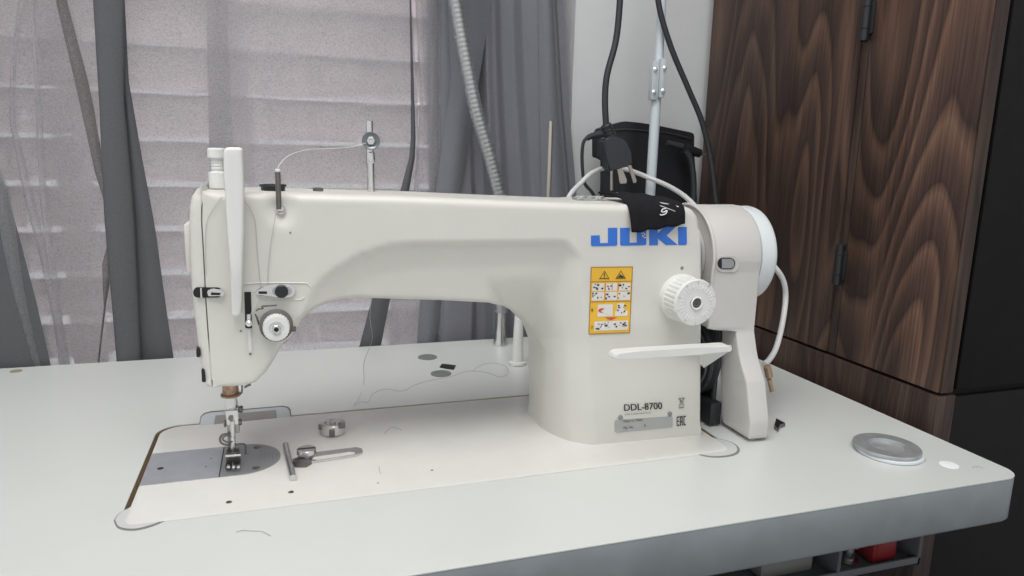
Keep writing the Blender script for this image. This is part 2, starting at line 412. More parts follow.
link('dark_pleat', sheet(pxline([(112, 0), (116, 100), (120, 215), (125, 365)], CY-0.010), pxline([(124, 0), (128, 80), (140, 150), (155, 230), (163, 290), (174, 365)], CY-0.006), lambda u, z: CY-0.008+0.007*u+0.003*math.sin(u*6), nu=24), DENSED, cl)
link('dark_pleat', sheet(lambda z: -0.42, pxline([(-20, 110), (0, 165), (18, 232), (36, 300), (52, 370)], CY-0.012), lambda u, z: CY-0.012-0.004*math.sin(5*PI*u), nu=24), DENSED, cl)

cm = thing('curtain', 'middle sheer pale grey curtain with a crisp left hem above the sewing machine', 'curtain', (0.15, CY, 1.2))
link('sheer_panel', sheet(pxline([(206, 0), (209, 190), (207, 357)], CY-0.002), pxline([(412, 0), (418, 100), (420, 190), (430, 357)], CY-0.002), lambda u, z: CY-0.002+0.004*math.sin(u*7+z*2)+0.002*math.sin(u*23+4*z), nu=120), SHEER, cm)
link('hem', sheet(pxline([(207, 0), (210, 190), (208, 357)], CY-0.006), pxline([(226, 0), (236, 190), (236, 357)], CY-0.004), lambda u, z: CY-0.0065+0.003*u, nu=12), SHEER, cm)
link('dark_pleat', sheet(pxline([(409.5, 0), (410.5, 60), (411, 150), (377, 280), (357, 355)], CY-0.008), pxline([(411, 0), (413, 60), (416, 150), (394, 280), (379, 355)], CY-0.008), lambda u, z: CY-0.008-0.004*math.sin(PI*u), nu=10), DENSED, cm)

cr_ = thing('curtain', 'right heavy blue-grey pleated curtain beside the pale wall', 'curtain', (0.4, CY, 1.2))
def fy_right(u, z):
    uu = u+0.012*math.sin(5*z)*math.sin(PI*u)
    T = [(0, .004), (.12, -.011), (.26, -.007), (.32, .007), (.36, .006), (.40, -.012), (.46, -.007), (.55, .008), (.62, .007), (.68, -.008), (.78, -.011), (.84, -.008), (.85, .004), (.92, -.002), (.96, .007), (1, .007)]
    for (a, b), (c, d) in zip(T, T[1:]):
        if uu <= c or c == 1:
            t = sstep((uu-a)/(c-a)); return CY+0.004+b+(d-b)*t
link('heavy_panel', sheet(pxline([(430, 0), (430, 100), (432, 190), (430, 280), (426, 355)], CY-0.012), pxline([(569, 0), (575, 100), (583, 195), (590, 300)], CY-0.012), fy_right, nu=200, nz=70), DENSE, cr_)
link('sheer_edge', sheet(pxline([(415, 0), (420, 100), (414, 190), (390, 300), (388, 355)], CY-0.004), pxline([(440, 0), (440, 100), (440, 190), (440, 355)], CY-0.004), lambda u, z: CY-0.005+0.004*math.sin(u*9), nu=40), SHEER, cr_)
link('pleat_fold', sheet(pxline([(452, 0), (456, 80), (440, 190), (424, 300), (420, 355)], CY-0.034), pxline([(497, 0), (484, 80), (466, 190), (444, 300), (440, 355)], CY-0.034), lambda u, z: CY-0.009-0.007*math.sin(PI*u), nu=20), DENSE, cr_)
link('pleat_fold', sheet(pxline([(545, 0), (546, 100), (548, 195)], CY-0.034), pxline([(560, 0), (565, 100), (572, 195)], CY-0.034), lambda u, z: CY-0.009-0.007*math.sin(PI*u), nu=20), DENSE, cr_)
bm = NB(); tube(bm, [(-0.75, CY-0.005, 1.2035), (0.62, CY-0.005, 1.2035)], 0.01, 12, 1); lathe(bm, (-0.78, CY-0.005, 1.2035), (1, 0, 0), [(0, 0.008), (0.01, 0.02), (0.03, 0.02), (0.04, 0.01)]); lathe(bm, (0.61, CY-0.005, 1.2035), (1, 0, 0), [(0, 0.01), (0.01, 0.02), (0.03, 0.02), (0.04, 0.008)])
box(bm, (-0.7, CY-0.005, 1.195), (-0.68, 0.451, 1.215)); box(bm, (0.55, CY-0.005, 1.195), (0.57, 0.451, 1.215))
tag(link('curtain_rod', bm, STEEL), 'steel curtain rod carrying the grey curtains above the window', 'curtain rod')

# ================================================================== WARDROBE
wd = thing('wardrobe', 'tall dark walnut wardrobe with black side panel, right of the sewing table', 'wardrobe', (1.0, 0.2, FZ))
X0 = 0.702; YN, YF = -0.002, 0.432; ZD = 0.034; ZT = 1.2
bm = NB(); box(bm, (X0+0.020, YN+0.004, FZ+0.002), (1.40, YF, ZT), 0.001); link('carcass', bm, CABLACK, wd)
bm = NB(); box(bm, (X0-0.001, YN-0.002, FZ+0.002), (X0+0.022, YF, ZD-0.003), 0.0012); link('plinth', bm, WOOD3, wd)
bm = NB(); box(bm, (X0+0.022, YN-0.0015, FZ+0.002), (1.40, YN+0.004, 0.0290), 0.001); box(bm, (X0+0.022, YN-0.0015, 0.0360), (1.40, YN+0.004, ZT), 0.001); link('side_panel', bm, CABLACK, wd)
YS = 0.134
bm = NB(); box(bm, (X0, YN, ZD), (X0+0.019, YS-0.0012, ZT-0.01), 0.0012); d1 = link('door', bm, WOOD2, wd)
bm = NB(); box(bm, (X0, YS+0.0125, ZD), (X0+0.019, YF-0.001, ZT-0.01), 0.0012); d2 = link('door', bm, WOOD, wd)
bm = NB(); box(bm, (X0+0.0015, YS+0.0008, ZD), (X0+0.019, YS+0.0115, ZT-0.01), 0.0008); link('door_stile', bm, WOOD3, wd)
bm = NB(); box(bm, (X0+0.002, YN-0.0018, ZD), (X0+0.017, YN-0.0002, ZT-0.01), 0.0004); link('edge_strip', bm, WOOD3, d1)
for zc in (0.137, 0.398, 0.9):
    bm = NB(); cc = (X0-0.004, YS+0.004, zc)
    lathe(bm, (cc[0], cc[1], zc-0.0235), (0, 0, 1), [(0, 0.003), (0.001, 0.0045), (0.012, 0.0045), (0.0125, 0.0038), (0.013, 0.0045), (0.034, 0.0045), (0.0345, 0.0038), (0.035, 0.0045), (0.046, 0.0045), (0.047, 0.003)], 16)
    box(bm, (X0-0.0022, YS-0.004, zc-0.016), (X0+0.0005, YS+0.013, zc+0.016), 0.0006)
    link('hinge', bm, BLACK, wd)

# ================================================================== TABLE
tb = thing('sewing_table', 'white laminate sewing table with a grey banded edge', 'table', (0.25, 0.15, FZ))
TX0, TX1, TY0, TY1 = -0.52, 0.6825, -0.107, 0.408
HX0, HX1, HY0, HY1 = -0.0030, 0.4800, -0.0006, 0.1822
outer = rrect(TX0, TY0, TX1, TY1, [0.012, 0.017, 0.004, 0.01], 8)
hole = rrect(HX0, HY0, HX1, HY1, [0.012, 0.012, 0.024, 0.020], 8)
def ring_solid(bm, outer, hole, z0, z1):
    V = [Vector(p) for p in outer+hole]; n, k = len(outer), len(hole)
    E = [(i, (i+1) % n) for i in range(n)] + [(n+i, n+(i+1) % k) for i in range(k)]
    r = delaunay_2d_cdt(V, E, [], 0, 1e-7)
    vs = r[0]; t = [bm.verts.new((v.x, v.y, z1)) for v in vs]; b = [bm.verts.new((v.x, v.y, z0)) for v in vs]
    for f in r[2]:
        c = sum((vs[i] for i in f), Vector((0, 0)))/len(f)
        if inside((c.x, c.y), outer) and not inside((c.x, c.y), hole):
            bm.faces.new([t[i] for i in f]); bm.faces.new([b[i] for i in f][::-1])
    for e in [e for e in bm.edges if len(e.link_faces) == 1 and e.verts[0] in set(t)]:
        i, j = t.index(e.verts[0]), t.index(e.verts[1]); bm.faces.new((t[i], t[j], b[j], b[i]))
bm = NB(); ring_solid(bm, outer, hole, -0.0008, 0.0)
link('laminate_top', bm, LAM, tb, smooth=0)
inner = rrect(TX0+0.002, TY0+0.002, TX1-0.002, TY1-0.002, [0.010, 0.015, 0.003, 0.008], 8)
bm = NB(); ring_solid(bm, inner, hole, -0.038, -0.0008)
link('board', bm, CHIP, tb, smooth=0)
bm = NB(); n = len(outer)
pr = [(-0.0003, -0.0012), (0.0, -0.003), (0.0, -0.037), (-0.002, -0.0395), (-0.004, -0.040)]
oc = outer
def inset(poly, d):
    out = []; n = len(poly)
    for i in range(n):
        a, b = poly[i-1], poly[(i+1) % n]; dx, dy = b[0]-a[0], b[1]-a[1]; L = math.hypot(dx, dy)
        out.append((poly[i][0]-dy/L*d, poly[i][1]+dx/L*d))
    return out
rings = []
for d, z in [(0.0018, -0.0012)] + [(-a, b) for a, b in pr] + [(0.02, -0.040)]:
    rings.append([bm.verts.new((x, y, z)) for x, y in inset(oc, d)])
for a, b in zip(rings, rings[1:]):
    for i in range(n): bm.faces.new((a[i], a[(i+1) % n], b[(i+1) % n], b[i]))
link('edge_band', bm, BAND, tb, smooth=50)
bm = NB()
for x in (-0.42, 0.50):
    box(bm, (x-0.02, -0.03, FZ), (x+0.02, 0.36, FZ+0.03), 0.004); box(bm, (x-0.015, 0.14, FZ+0.02), (x+0.015, 0.20, -0.07), 0.003)
    box(bm, (x-0.02, 0.0, -0.075), (x+0.02, 0.33, -0.038), 0.003)
box(bm, (-0.41, 0.16, FZ+0.10), (0.49, 0.18, FZ+0.14), 0.002)
link('stand', bm, mat('stand_grey', (0.25, 0.27, 0.27), 0.5), tb)
# shallow tray under the front right of the top
bm = NB()
dt = thing('drawer_tray', 'grey plastic drawer tray slung under the right front of the table', 'tray', (0.55, 0.0, -0.11))
yt = -0.05; xr = 0.652; xl = 0.40; zb_ = -0.1095; zr = -0.101
for (p, q) in (((xl, yt, zb_), (xr, 0.12, zb_+0.003)), ((xl, yt, zb_), (xr, yt+0.003, zr)), ((xr-0.004, yt, zb_), (xr, 0.12, -0.0405)), ((xl, 0.117, zb_), (xr, 0.12, -0.0405)), ((xl, yt, zb_), (xl+0.004, 0.12, -0.0405)), ((0.558, yt+0.001, zb_), (0.562, 0.12, -0.0405))):
    box(bm, p, q, 0.001)
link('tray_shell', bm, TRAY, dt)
bm = NB(); box(bm, (0.604, -0.042, zb_+0.0035), (0.632, -0.010, -0.070), 0.003); box(bm, (0.608, -0.0425, zb_+0.008), (0.628, -0.0418, -0.076), 0.0002)
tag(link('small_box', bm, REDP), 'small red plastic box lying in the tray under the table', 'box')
bm = NB(); lathe(bm, (0.587, -0.030, zb_+0.0035), (0, 0, 1), [(0, 0.009), (0.002, 0.010), (0.003, 0.006), (0.016, 0.006), (0.017, 0.010), (0.019, 0.010)], 24)
tag(link('bobbin', bm, STEEL), 'metal bobbin standing beside the red box in the tray', 'bobbin')
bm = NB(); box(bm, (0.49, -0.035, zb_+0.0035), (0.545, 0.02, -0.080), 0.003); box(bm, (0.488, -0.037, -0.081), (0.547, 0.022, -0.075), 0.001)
tag(link('storage_box', bm, mat('box_offwhite_shaded', (0.20, 0.205, 0.19), 0.5)), 'off-white lidded box in the left half of the tray under the table', 'box')  # off-white with the under-table shade put into its colour

# ================================================================== SEWING MACHINE
sm = thing('sewing_machine', 'cream industrial lockstitch sewing machine set into the white table', 'sewing machine', (0.238, 0.089, 0))
BZ = 0.0007
# ---- bed
bm = NB(); pl = rrect(0.0005, 0.0, 0.476, 0.178, [0.008, 0.010, 0.022, 0.018], 8)
def bedring(bm, pl, prof):
    rr = [[bm.verts.new((x, y, z)) for x, y in inset(pl, d)] for d, z in prof]; n = len(pl)
    for a, b in zip(rr, rr[1:]):
        for i in range(n): bm.faces.new((a[i], a[(i+1) % n], b[(i+1) % n], b[i]))
    bm.faces.new(rr[-1]); bm.faces.new(rr[0][::-1])
bedring(bm, pl, [(0.0, -0.036), (0.0, BZ-0.0012), (0.0004, BZ-0.0004), (0.0014, BZ)])
bed = link('bed', bm, BED, sm, smooth=30)
# gutter ledges at the cushions in the two front corners
def cushion(pxs):
    q = spline([atz(*p) for p in pxs+[pxs[0]]], 6)[:-1]; pts = [(v.x, v.y) for v in q]
    ar = sum(pts[i-1][0]*pts[i][1]-pts[i][0]*pts[i-1][1] for i in range(len(pts)))
    if ar < 0: pts = pts[::-1]
    bm = NB(); prism(bm, [(x, y, -0.0004) for x, y in pts], (0, 0, 0.0006)); bmesh.ops.triangulate(bm, faces=bm.faces)
    r = link('corner_recess', bm, mat('recess_grey', (0.22, 0.22, 0.20), 0.6), sm, smooth=0)
    n = len(pts); cx = sum(p[0] for p in pts)/n; cy = sum(p[1] for p in pts)/n
    bm = NB(); k = [((x-cx)*0.93+cx-0.0002, (y-cy)*0.90+cy+0.0012) for x, y in pts]
    prism(bm, [(x, y, 0.0) for x, y in k], (0, 0, 0.00035)); bmesh.ops.triangulate(bm, faces=bm.faces)
    link('corner_cushion', bm, mat('cushion_grey', (0.60, 0.61, 0.60), 0.5), r, smooth=0)
cushion([(113.5, 521), (118, 514.5), (126, 509.5), (140, 505), (170, 515), (163, 522), (148, 528), (132, 531), (118, 528.5)])
cushion([(690, 452), (705, 438), (722, 439.5), (734, 443.5), (739.5, 449), (737.5, 454), (726, 457.2), (708, 457.2)])
# slide plate and needle plate
zt = BZ+0.0003
bm = NB(); prism(bm, [(0.0012, 0.059, BZ-0.001), (0.0558, 0.059, BZ-0.001), (0.0558, 0.118, BZ-0.001), (0.0012, 0.118, BZ-0.001)], (0, 0, 0.0014)); sp = link('slide_plate', bm, PLATE, bed, smooth=0)
hl = ((0.0118, 0.0865, 0.0026), (0.045, 0.081, 0.0008), (0.048, 0.096, 0.0008))
for x_, y_, r_ in hl:
    bm = NB(); lathe(bm, (x_, y_, zt), (0, 0, 1), [(0, r_), (0.00015, r_*0.92)], 20); link('plate_hole', bm, DARK, sp)
if 0:
    bm = NB(); lathe(bm, (0.0118, 0.0865, zt), (0, 0, 1), [(0, 0.0026), (0.00015, 0.0024)], 20); lathe(bm, (0.045, 0.081, zt), (0, 0, 1), [(0, 0.0008), (0.00015, 0.0008)], 8); lathe(bm, (0.048, 0.096, zt), (0, 0, 1), [(0, 0.0008), (0.00015, 0.0008)], 8); link('finger_hole', bm, DARK, bed)
bm = NB(); prism(bm, [(0.0556, 0.0592, BZ-0.001), (0.0570, 0.0592, BZ-0.001), (0.0570, 0.1178, BZ-0.001), (0.0556, 0.1178, BZ-0.001)], (0, 0, 0.00115)); link('plate_joint', bm, DARK, bed, smooth=0)
bm = NB(); pts = [(0.0568, 0.059)] + [(0.072+0.0295*math.sin(a), 0.0885-0.0295*math.cos(a)) for a in [PI*i/24 for i in range(25)]] + [(0.0568, 0.118)]
prism(bm, [(x, y, BZ-0.001) for x, y in pts], (0, 0, 0.0016)); npl = link('needle_plate', bm, PLATE2, bed, smooth=0)
bm = NB()
for (x, y) in ((0.083, 0.068), (0.083, 0.109)): lathe(bm, (x, y, zt+0.0002), (0, 0, 1), [(0, 0.0034), (0.0002, 0.003)], 16)
for k in range(5):
    x = 0.086+k*0.003; h = math.sqrt(max(0, 0.0275**2-(x-0.072)**2)); prism(bm, [(x, 0.0885-h*0.55, zt+0.0001), (x+0.0003, 0.0885-h*0.55, zt+0.0001), (x+0.0003, 0.0885+h*0.55, zt+0.0001), (x, 0.0885+h*0.55, zt+0.0001)], (0, 0, 0.0002))
link('plate_screw', bm, DSTEEL, bed)
for p, r in (((229, 503), 0.0022), ((291, 493), 0.0022), ((432, 471), 0.0011), ((378, 484), 0.0008)):
    bm = NB(); c = atz(*p); lathe(bm, (c.x, c.y, BZ), (0, 0, 1), [(-0.0001, r), (0.0002, r*0.9)], 14); link('bed_screw', bm, DSTEEL, bed)
# hinge pocket behind the bed
bm = NB(); hq = lambda pts, z: [atz(px, py, z) for px, py in pts]
HO = [(199, 425.5), (200.5, 417), (204, 413.5), (211, 411.5), (222, 410.8), (240, 409.7), (270, 407.2), (282, 406), (288, 407), (290.5, 410), (291.5, 417)]
prism(bm, hq(HO, 0.0001), (0, 0, 0.0004)); hg = link('hinge_pocket', bm, DSTEEL, tb, smooth=0)
HI = [(200, 425.8), (201.4, 417.6), (205, 414.4), (211, 412.7), (222, 411.9), (240, 410.7), (270, 408.2), (281, 407.1), (287, 408), (289.4, 411), (290.4, 417)]
bm = NB(); prism(bm, hq(HI, 0.0003), (0, 0, 0.0004)); link('hinge_plate', bm, mat('hinge_grey', (0.50, 0.54, 0.57), 0.4), hg, smooth=0)
bm = NB(); prism(bm, hq([(214, 424.5), (215.5, 415.8), (276, 410.2), (277, 418)], 0.0006), (0, 0, 0.0004)); link('hinge_leaf', bm, mat('hinge_leaf_grey', (0.30, 0.285, 0.28), 0.45, 0.2), hg)

# ---- head casting
def ya(x): return lerp_tab([(0.05, 0.050), (0.12, 0.050), (0.33, 0.0425), (0.364, 0.0415), (0.47, 0.0370)], x)
def xz(px, py, y=None):
    if y is None:
        v = aty(px, py, 0.045)
        for _ in range(3): v = aty(px, py, ya(v.x))
    else: v = aty(px, py, y)
    return (v.x, v.z)
def surf(px, py, lift=0.0):
    v = aty(px, py, 0.045-lift)
    for _ in range(4): v = aty(px, py, ya(v.x)-lift)
    return v
arc = [xz(*p, y=0.052) for p in ((301, 330), (303, 312), (308.7, 298), (320.5, 280.5), (335, 268.7), (359, 254), (388, 245), (420, 242), (460, 241), (500, 241), (559, 240.5), (571, 243))]
crease = [xz(*p, y=0.0425) for p in ((571, 243), (579.7, 257), (582.7, 298), (588.6, 345), (589, 379), (592, 444.5))]
xc_tab = sorted((z, x) for x, z in crease)
region = arc + crease[1:] + [(crease[-1][0], -0.05), (0.0, -0.05), (0.0, 0.12)]
plan = [(-0.01, 0.041), (0.0, 0.0415), (0.0008, 0.0421), (0.005, 0.0450), (0.0105, 0.0492), (0.0165, 0.0545), (0.0225, 0.0660), (0.0275, 0.0800), (0.0300, 0.0920), (0.032, 0.100)]
def F(x, z):
    y0 = ya(x)
    # hollow around the thread guide pin
    p = PIN
    dx, dz = (x-p[0])/0.011, (z-p[1])/0.017
    y0 += 0.005*sstep(1.25-math.hypot(dx, dz)*1.0) * sstep((z-(p[1]-0.017))/0.006+0.2)
    xc = lerp_tab(xc_tab, z)
    if not inside((x, z), region): return y0
    s = dist((x, z), arc, False)
    yr = y0 + 0.0016*sstep(s/0.003) + 0.30*min(s, 0.02) + 0.13*max(0, s-0.02)
    yr = y0 + (yr-y0)*(0.0+1.0*sstep((0.368-x)/0.035))
    if x < 0.14: yr = y0 + (yr-y0)*sstep((x-0.098)/0.035)
    u = xc-x
    yp = lerp_tab(plan, u)
    t = max(sstep((z-0.075)/0.078), sstep((u-0.031)/0.05))
    d = yp-yr
    if d > 0: return yr + d*(1-t)
    return yp
PIN = xz(281, 205, 0.05)
SX = lambda px, py, y=0.05: xz(px, py, y)
seam = [SX(*p) for p in ((202.4, 186.5), (202.2, 221.7), (204.3, 258), (206.4, 302), (209, 338), (213, 388))]
ztop_tab = sorted((SX(px, py, 0.045)[0], SX(px, py, 0.115)[1]) for px, py in ((204, 186.8), (216, 187), (260, 188), (300, 188.8), (400, 191), (500, 195), (600, 198.5), (668, 199.5), (700, 201)))
ZT_ = lambda x: lerp_tab(ztop_tab, x)
xr_top = SX(700, 217, 0.040)[0]; RC = 0.017
top = [(x, ZT_(x)) for x in [SX(216, 187, 0.045)[0]+i*0.01 for i in range(60)] if x < xr_top-RC]
tr_ = [(xr_top-RC+RC*math.sin(a), ZT_(xr_top-RC)-RC+RC*math.cos(a)) for a in [PI/2*k/7 for k in range(8)]]
right = [SX(*p, 0.040) for p in ((700.5, 235), (700.5, 300), (700, 362), (699.3, 437))]
pill = [SX(528, 400, 0.128), SX(527.4, 377, 0.128), SX(527.4, 338, 0.128), SX(524.5, 323.8, 0.118), SX(514.8, 311.6, 0.098), SX(500, 304, 0.08), SX(485.6, 300.7, 0.068)]
under = [SX(*p, 0.062) for p in ((440, 300), (400, 299), (357, 297.5), (340, 299), (326, 302), (311, 308.5), (301, 317), (293, 331))]
hb = [SX(*p, 0.053) for p in ((281, 347), (274, 360), (266, 372), (256, 382), (246, 385.5), (230, 386.5))]
y_b = -0.002
arm_outline = [(seam[0][0], ZT_(seam[0][0]))] + top + tr_ + right + [(right[-1][0], y_b), (pill[0][0], y_b)] + pill + under + hb + seam[::-1][:-1]
arm_outline = [(round(a, 6), round(b, 6)) for a, b in arm_outline]
def B(x, z):
    return 0.128 + 0.018*sstep((x-0.345)/0.03)
def rad(x, z):
    if z < 0.008: return 0.0003
    if dist((x, z), seam, False) < 0.0012: return 0.0005
    if x > 0.40 and z < 0.19: return 0.0028
    if z > 0.19: return 0.0062
    if x < 0.30 and z < 0.16: return 0.0045
    if x < 0.36: return 0.004
    return 0.005
bm = slab(arm_outline, F, B, rad)
arm = link('arm', bm, PAINT, sm, smooth=50)
# ---- face plate on the left end
left = [SX(*p) for p in ((206.5, 388), (203.5, 386), (200.5, 368), (197.5, 350), (193.8, 320), (190.3, 290), (188.8, 260), (187.8, 225), (188.3, 208), (190.5, 197), (196, 189.5), (201.6, 186.5))]
gap = 0.0007
fo = [(x-gap, z) for x, z in seam][::-1] + left[::-1][::-1]
fo = [(x-gap, z) for x, z in seam] + left
bm = slab(fo, lambda x, z: 0.0505, lambda x, z: 0.127, lambda x, z: 0.0006 if dist((x+gap, z), seam, False) < 0.0012 else 0.008, step=0.0025, grid=0.003)
fp = link('face_plate', bm, PAINT, sm, smooth=50)
bm = NB(); a = SX(187, 222, 0.08); b = SX(187.5, 270, 0.08); box(bm, (a[0]-0.0008, 0.065, b[1]), (a[0]+0.004, 0.112, a[1]), 0.0014); link('flange', bm, PAINT, fp)
bm = NB()
for p, r in (((198.3, 352), 0.0035), ((203.6, 375), 0.005)):
    v = aty(*p, 0.0545); box(bm, (v.x-0.0012, 0.052, v.z-r), (v.x+0.0012, 0.060, v.z+r), 0.0008)
link('screw_recess', bm, DARK, fp)
bm = NB()   # dark seam behind the joint
box(bm, (seam[0][0]-0.0006, 0.0525, 0.09), (seam[0][0]+0.003, 0.12, 0.214)); link('seam_gasket', bm, DARK, sm)

# ---- thread take-up guard (white bar in front of the head)
g_l = [(223.2, 152), (223.4, 175), (224.6, 190), (227, 230), (230.5, 272), (230.8, 300), (231.5, 316)]
g_r = [(242.3, 150.5), (243.4, 170), (243.9, 192), (243.6, 230), (242.5, 263), (241.8, 300), (240.5, 316)]
go = [xz(p[0], p[1], 0.034) for p in g_l[::-1]] + [xz(*p, y=0.034) for p in ((224.5, 148.6), (228, 147.2), (238, 147.2), (241.5, 148.4))] + [xz(*p, y=0.034) for p in g_r] + [xz(*p, y=0.034) for p in ((238.5, 318.2), (233.5, 318.4))]
zhead = 0.218
bm = slab(go, lambda x, z: 0.034+0.004*sstep((0.17-z)/0.04), lambda x, z: 0.050, lambda x, z: 0.0022, step=0.002, grid=0.0025, K=4)
link('take_up_guard', bm, WHITE, sm, smooth=60)
# regulator knob on top of the head
v = aty(218, 186, 0.085); bm = NB(); kx = v.x; z0 = v.z-0.002; H = aty(219, 148, 0.085).z-z0; r1 = aty(218, 186, 0.085).x-aty(208.8, 186, 0.085).x
prof = [(0, r1*0.85), (0.001, r1), (0.0120, r1), (0.0130, r1*0.62)]
for k in range(6): prof += [(0.0138+k*0.0024, r1*0.62), (0.0144+k*0.0024, r1*0.7), (0.0154+k*0.0024, r1*0.7), (0.0160+k*0.0024, r1*0.62)]
prof += [(H-0.0075, r1*0.65), (H-0.007, r1), (H-0.001, r1), (H, r1*0.8)]
lathe(bm, (kx, 0.085, z0), (0, 0, 1), prof, 40); link('pressure_regulator', bm, WHITE, sm)
# oil ring and marks on the top
v = aty(273, 187, 0.085); bm = NB(); torus(bm, (v.x, 0.085, v.z+0.0012), (0, 0, 1), 0.0092, 0.0009); lathe(bm, (v.x, 0.085, v.z-0.003), (0, 0, 1), [(0, 0.0088), (0.0035, 0.0088), (0.0037, 0.008)], 24); link('oil_plug', bm, BLACK, sm)
v = aty(318, 188.5, 0.09); bm = NB(); lathe(bm, (v.x, 0.09, v.z-0.002), (0, 0, 1), [(0, 0.004), (0.0022, 0.004), (0.0026, 0.003)], 20); link('oil_cap', bm, DSTEEL, sm)

def yF(px, py, lift=0.0):
    v = surf(px, py); 
    for _ in range(5): v = aty(px, py, F(v.x, v.z)-lift)
    return v
# ---- thread guide pin
bm = NB(); a = yF(280.5, 210); lathe(bm, (a.x, a.y+0.001, a.z), (0.05, -1, 0.1), [(0, 0.0036), (0.0035, 0.0036), (0.0048, 0.0028), (0.0055, 0.0012)], 20)
gp = link('guide_pin', bm, STEEL, sm)
bm = NB(); b = aty(277.6, 170.5, a.y-0.004); tube(bm, [(a.x-0.001, a.y-0.0035, a.z+0.001), (b.x, b.y, b.z)], 0.0019, 12, 1); link('pin_shaft', bm, DSTEEL, gp)
bm = NB(); lathe(bm, b-Vector((0, 0, 0.001)), (0, 0, 1), [(0, 0.0019), (0.0012, 0.0021), (0.0022, 0.0014)], 12); link('pin_tip', bm, WHITE, gp)
# ---- left thread guide clip
def flat(name, pxs, lift, depth, mt, parent, y=None, bev=0):
    pts = [(surf(*p, lift) if y is None else aty(*p, y)) for p in pxs]
    bm = NB(); prism(bm, pts, (0, depth, 0))
    if bev: bmesh.ops.bevel(bm, geom=bm.edges[:], offset=bev, segments=2, affect='EDGES')
    return link(name, bm, mt, parent)
def pill_px(x0, y0, x1, y1, n=6): return [(x, y) for x, y in rrect(x0, y0, x1, y1, (y1-y0)/2-0.01, n)]
flat('clip_recess', pill_px(193, 287.6, 222, 297.6), 0.0012, 0.003, DARK, fp)
c1 = flat('thread_clip', [(207, 291), (212, 288.6), (222, 290), (225, 293), (224, 296), (208, 296.5)], 0.004, 0.0035, STEEL, sm, bev=0.0005)
flat('clip_slot', [(211, 292.5), (220.5, 293), (220, 295.2), (211, 295.2)], 0.0044, 0.0006, DARK, c1)
bm = NB(); a = surf(201, 288, 0.003); b = surf(201.5, 298, 0.003); tube(bm, [a, b], 0.0008, 8, 1); link('clip_wire', bm, STEEL, c1)
# ---- right thread guide with adjusting slot
rg = flat('thread_guide_plate', [(256, 291), (260, 289.5), (264, 286), (272, 284.3), (290, 284.2), (294.5, 287), (295.5, 291), (294, 295.5), (290, 297.5), (276, 297.6), (268, 295.3), (257, 295.3)], 0.003, 0.0028, STEEL, sm, bev=0.0005)
flat('slot', pill_px(272, 286.8, 292, 295.6), 0.0034, 0.0006, mat('slot_grey', (0.42, 0.42, 0.40), 0.4), rg)
a = surf(281.5, 291.3, 0.003); bm = NB(); lathe(bm, a, (0, -1, 0), [(0, 0.0047), (0.002, 0.0047), (0.0028, 0.0040)], 24); link('screw', bm, BLACK, rg)
flat('clip_slot', [(258.5, 291.5), (267, 291.5), (267, 294), (258.5, 294)], 0.0034, 0.0006, DARK, rg)
bm = NB()   # raised panel outline around the guide
po = [surf(*p, 0.0003) for p in ((243.5, 286), (246, 284), (262, 283), (303, 283), (308, 284.5), (311, 287.5))]
tube(bm, po, 0.0005, 6, 4); po = [surf(*p, 0.0003) for p in ((262, 299.5), (280, 300.5), (300, 299.5), (304, 297.5))]; tube(bm, po, 0.0005, 6, 4)
link('panel_edge', bm, PAINT, sm)
# ---- take up lever slot
sl = flat('lever_slot', [(244.4, 292), (251, 292), (252, 328), (245.3, 328)], 0.0006, 0.002, DARK, sm)
bm = NB(); a = surf(249, 323, 0.007); lathe(bm, a+Vector((0, 0.006, 0)), (0, -1, 0), [(0, 0.0015), (0.004, 0.002), (0.006, 0.0026), (0.008, 0.0022), (0.009, 0.0008)], 16)
tube(bm, [a+Vector((0, 0.001, 0.002)), a+Vector((0, 0.002, 0.006))], 0.0014, 8, 1); link('take_up_lever', bm, STEEL, sl)
bm = NB(); box(bm, surf(248.6, 353, 0.002), surf(251.4, 328, -0.001), 0.0006); link('lever_track', bm, WHITE, sl)
bm = NB()
for p, r in (((240.8, 331), 0.0009), ((250.3, 354), 0.0010), ((290.3, 232.7), 0.0008), ((682, 268), 0.0016)):
    bm = NB(); a = yF(*p); lathe(bm, a+Vector((0, 0.0005, 0)), (0, -1, 0), [(0, r), (0.0008, r)], 12); link('screw_hole', bm, LGREY, arm)
# ---- thread tension unit
tn = surf(276.3, 323.2, 0.0); 
ax = Vector((0, -1, 0)); px_m = (aty(293, 322, tn.y-0.008).x-aty(276, 322, tn.y-0.008).x)
bm = NB(); lathe(bm, (tn.x, tn.y, tn.z), ax, [(-0.001, px_m*0.80), (0.002, px_m*0.80), (0.0022, px_m*0.6), (0.004, px_m*0.6)], 40)
tu = link('tension_unit', bm, WHITE, sm)
bm = NB(); 
lathe(bm, (tn.x, tn.y-0.004, tn.z), ax, [(0, px_m*0.75), (0.0008, px_m*1.0), (0.0016, px_m*1.0), (0.0024, px_m*0.8), (0.0030, px_m*0.8), (0.0036, px_m*1.0), (0.0044, px_m*1.0), (0.0052, px_m*0.85)], 48)
link('tension_disc', bm, DSTEEL, tu)
bm = NB(); rk = px_m*0.80
def knurl(i, t, r): return r*(0.965 if (i % 4 < 2 and 0.0008 < t < 0.0085) else 1.0)
lathe(bm, (tn.x, tn.y-0.0085, tn.z), ax, [(0, rk), (0.001, rk), (0.008, rk*0.99), (0.0095, rk*0.93), (0.0096, rk*0.55), (0.0085, rk*0.5), (0.0085, rk*0.3)], 96, hook=knurl); link('tension_knob', bm, WHITE, tu)
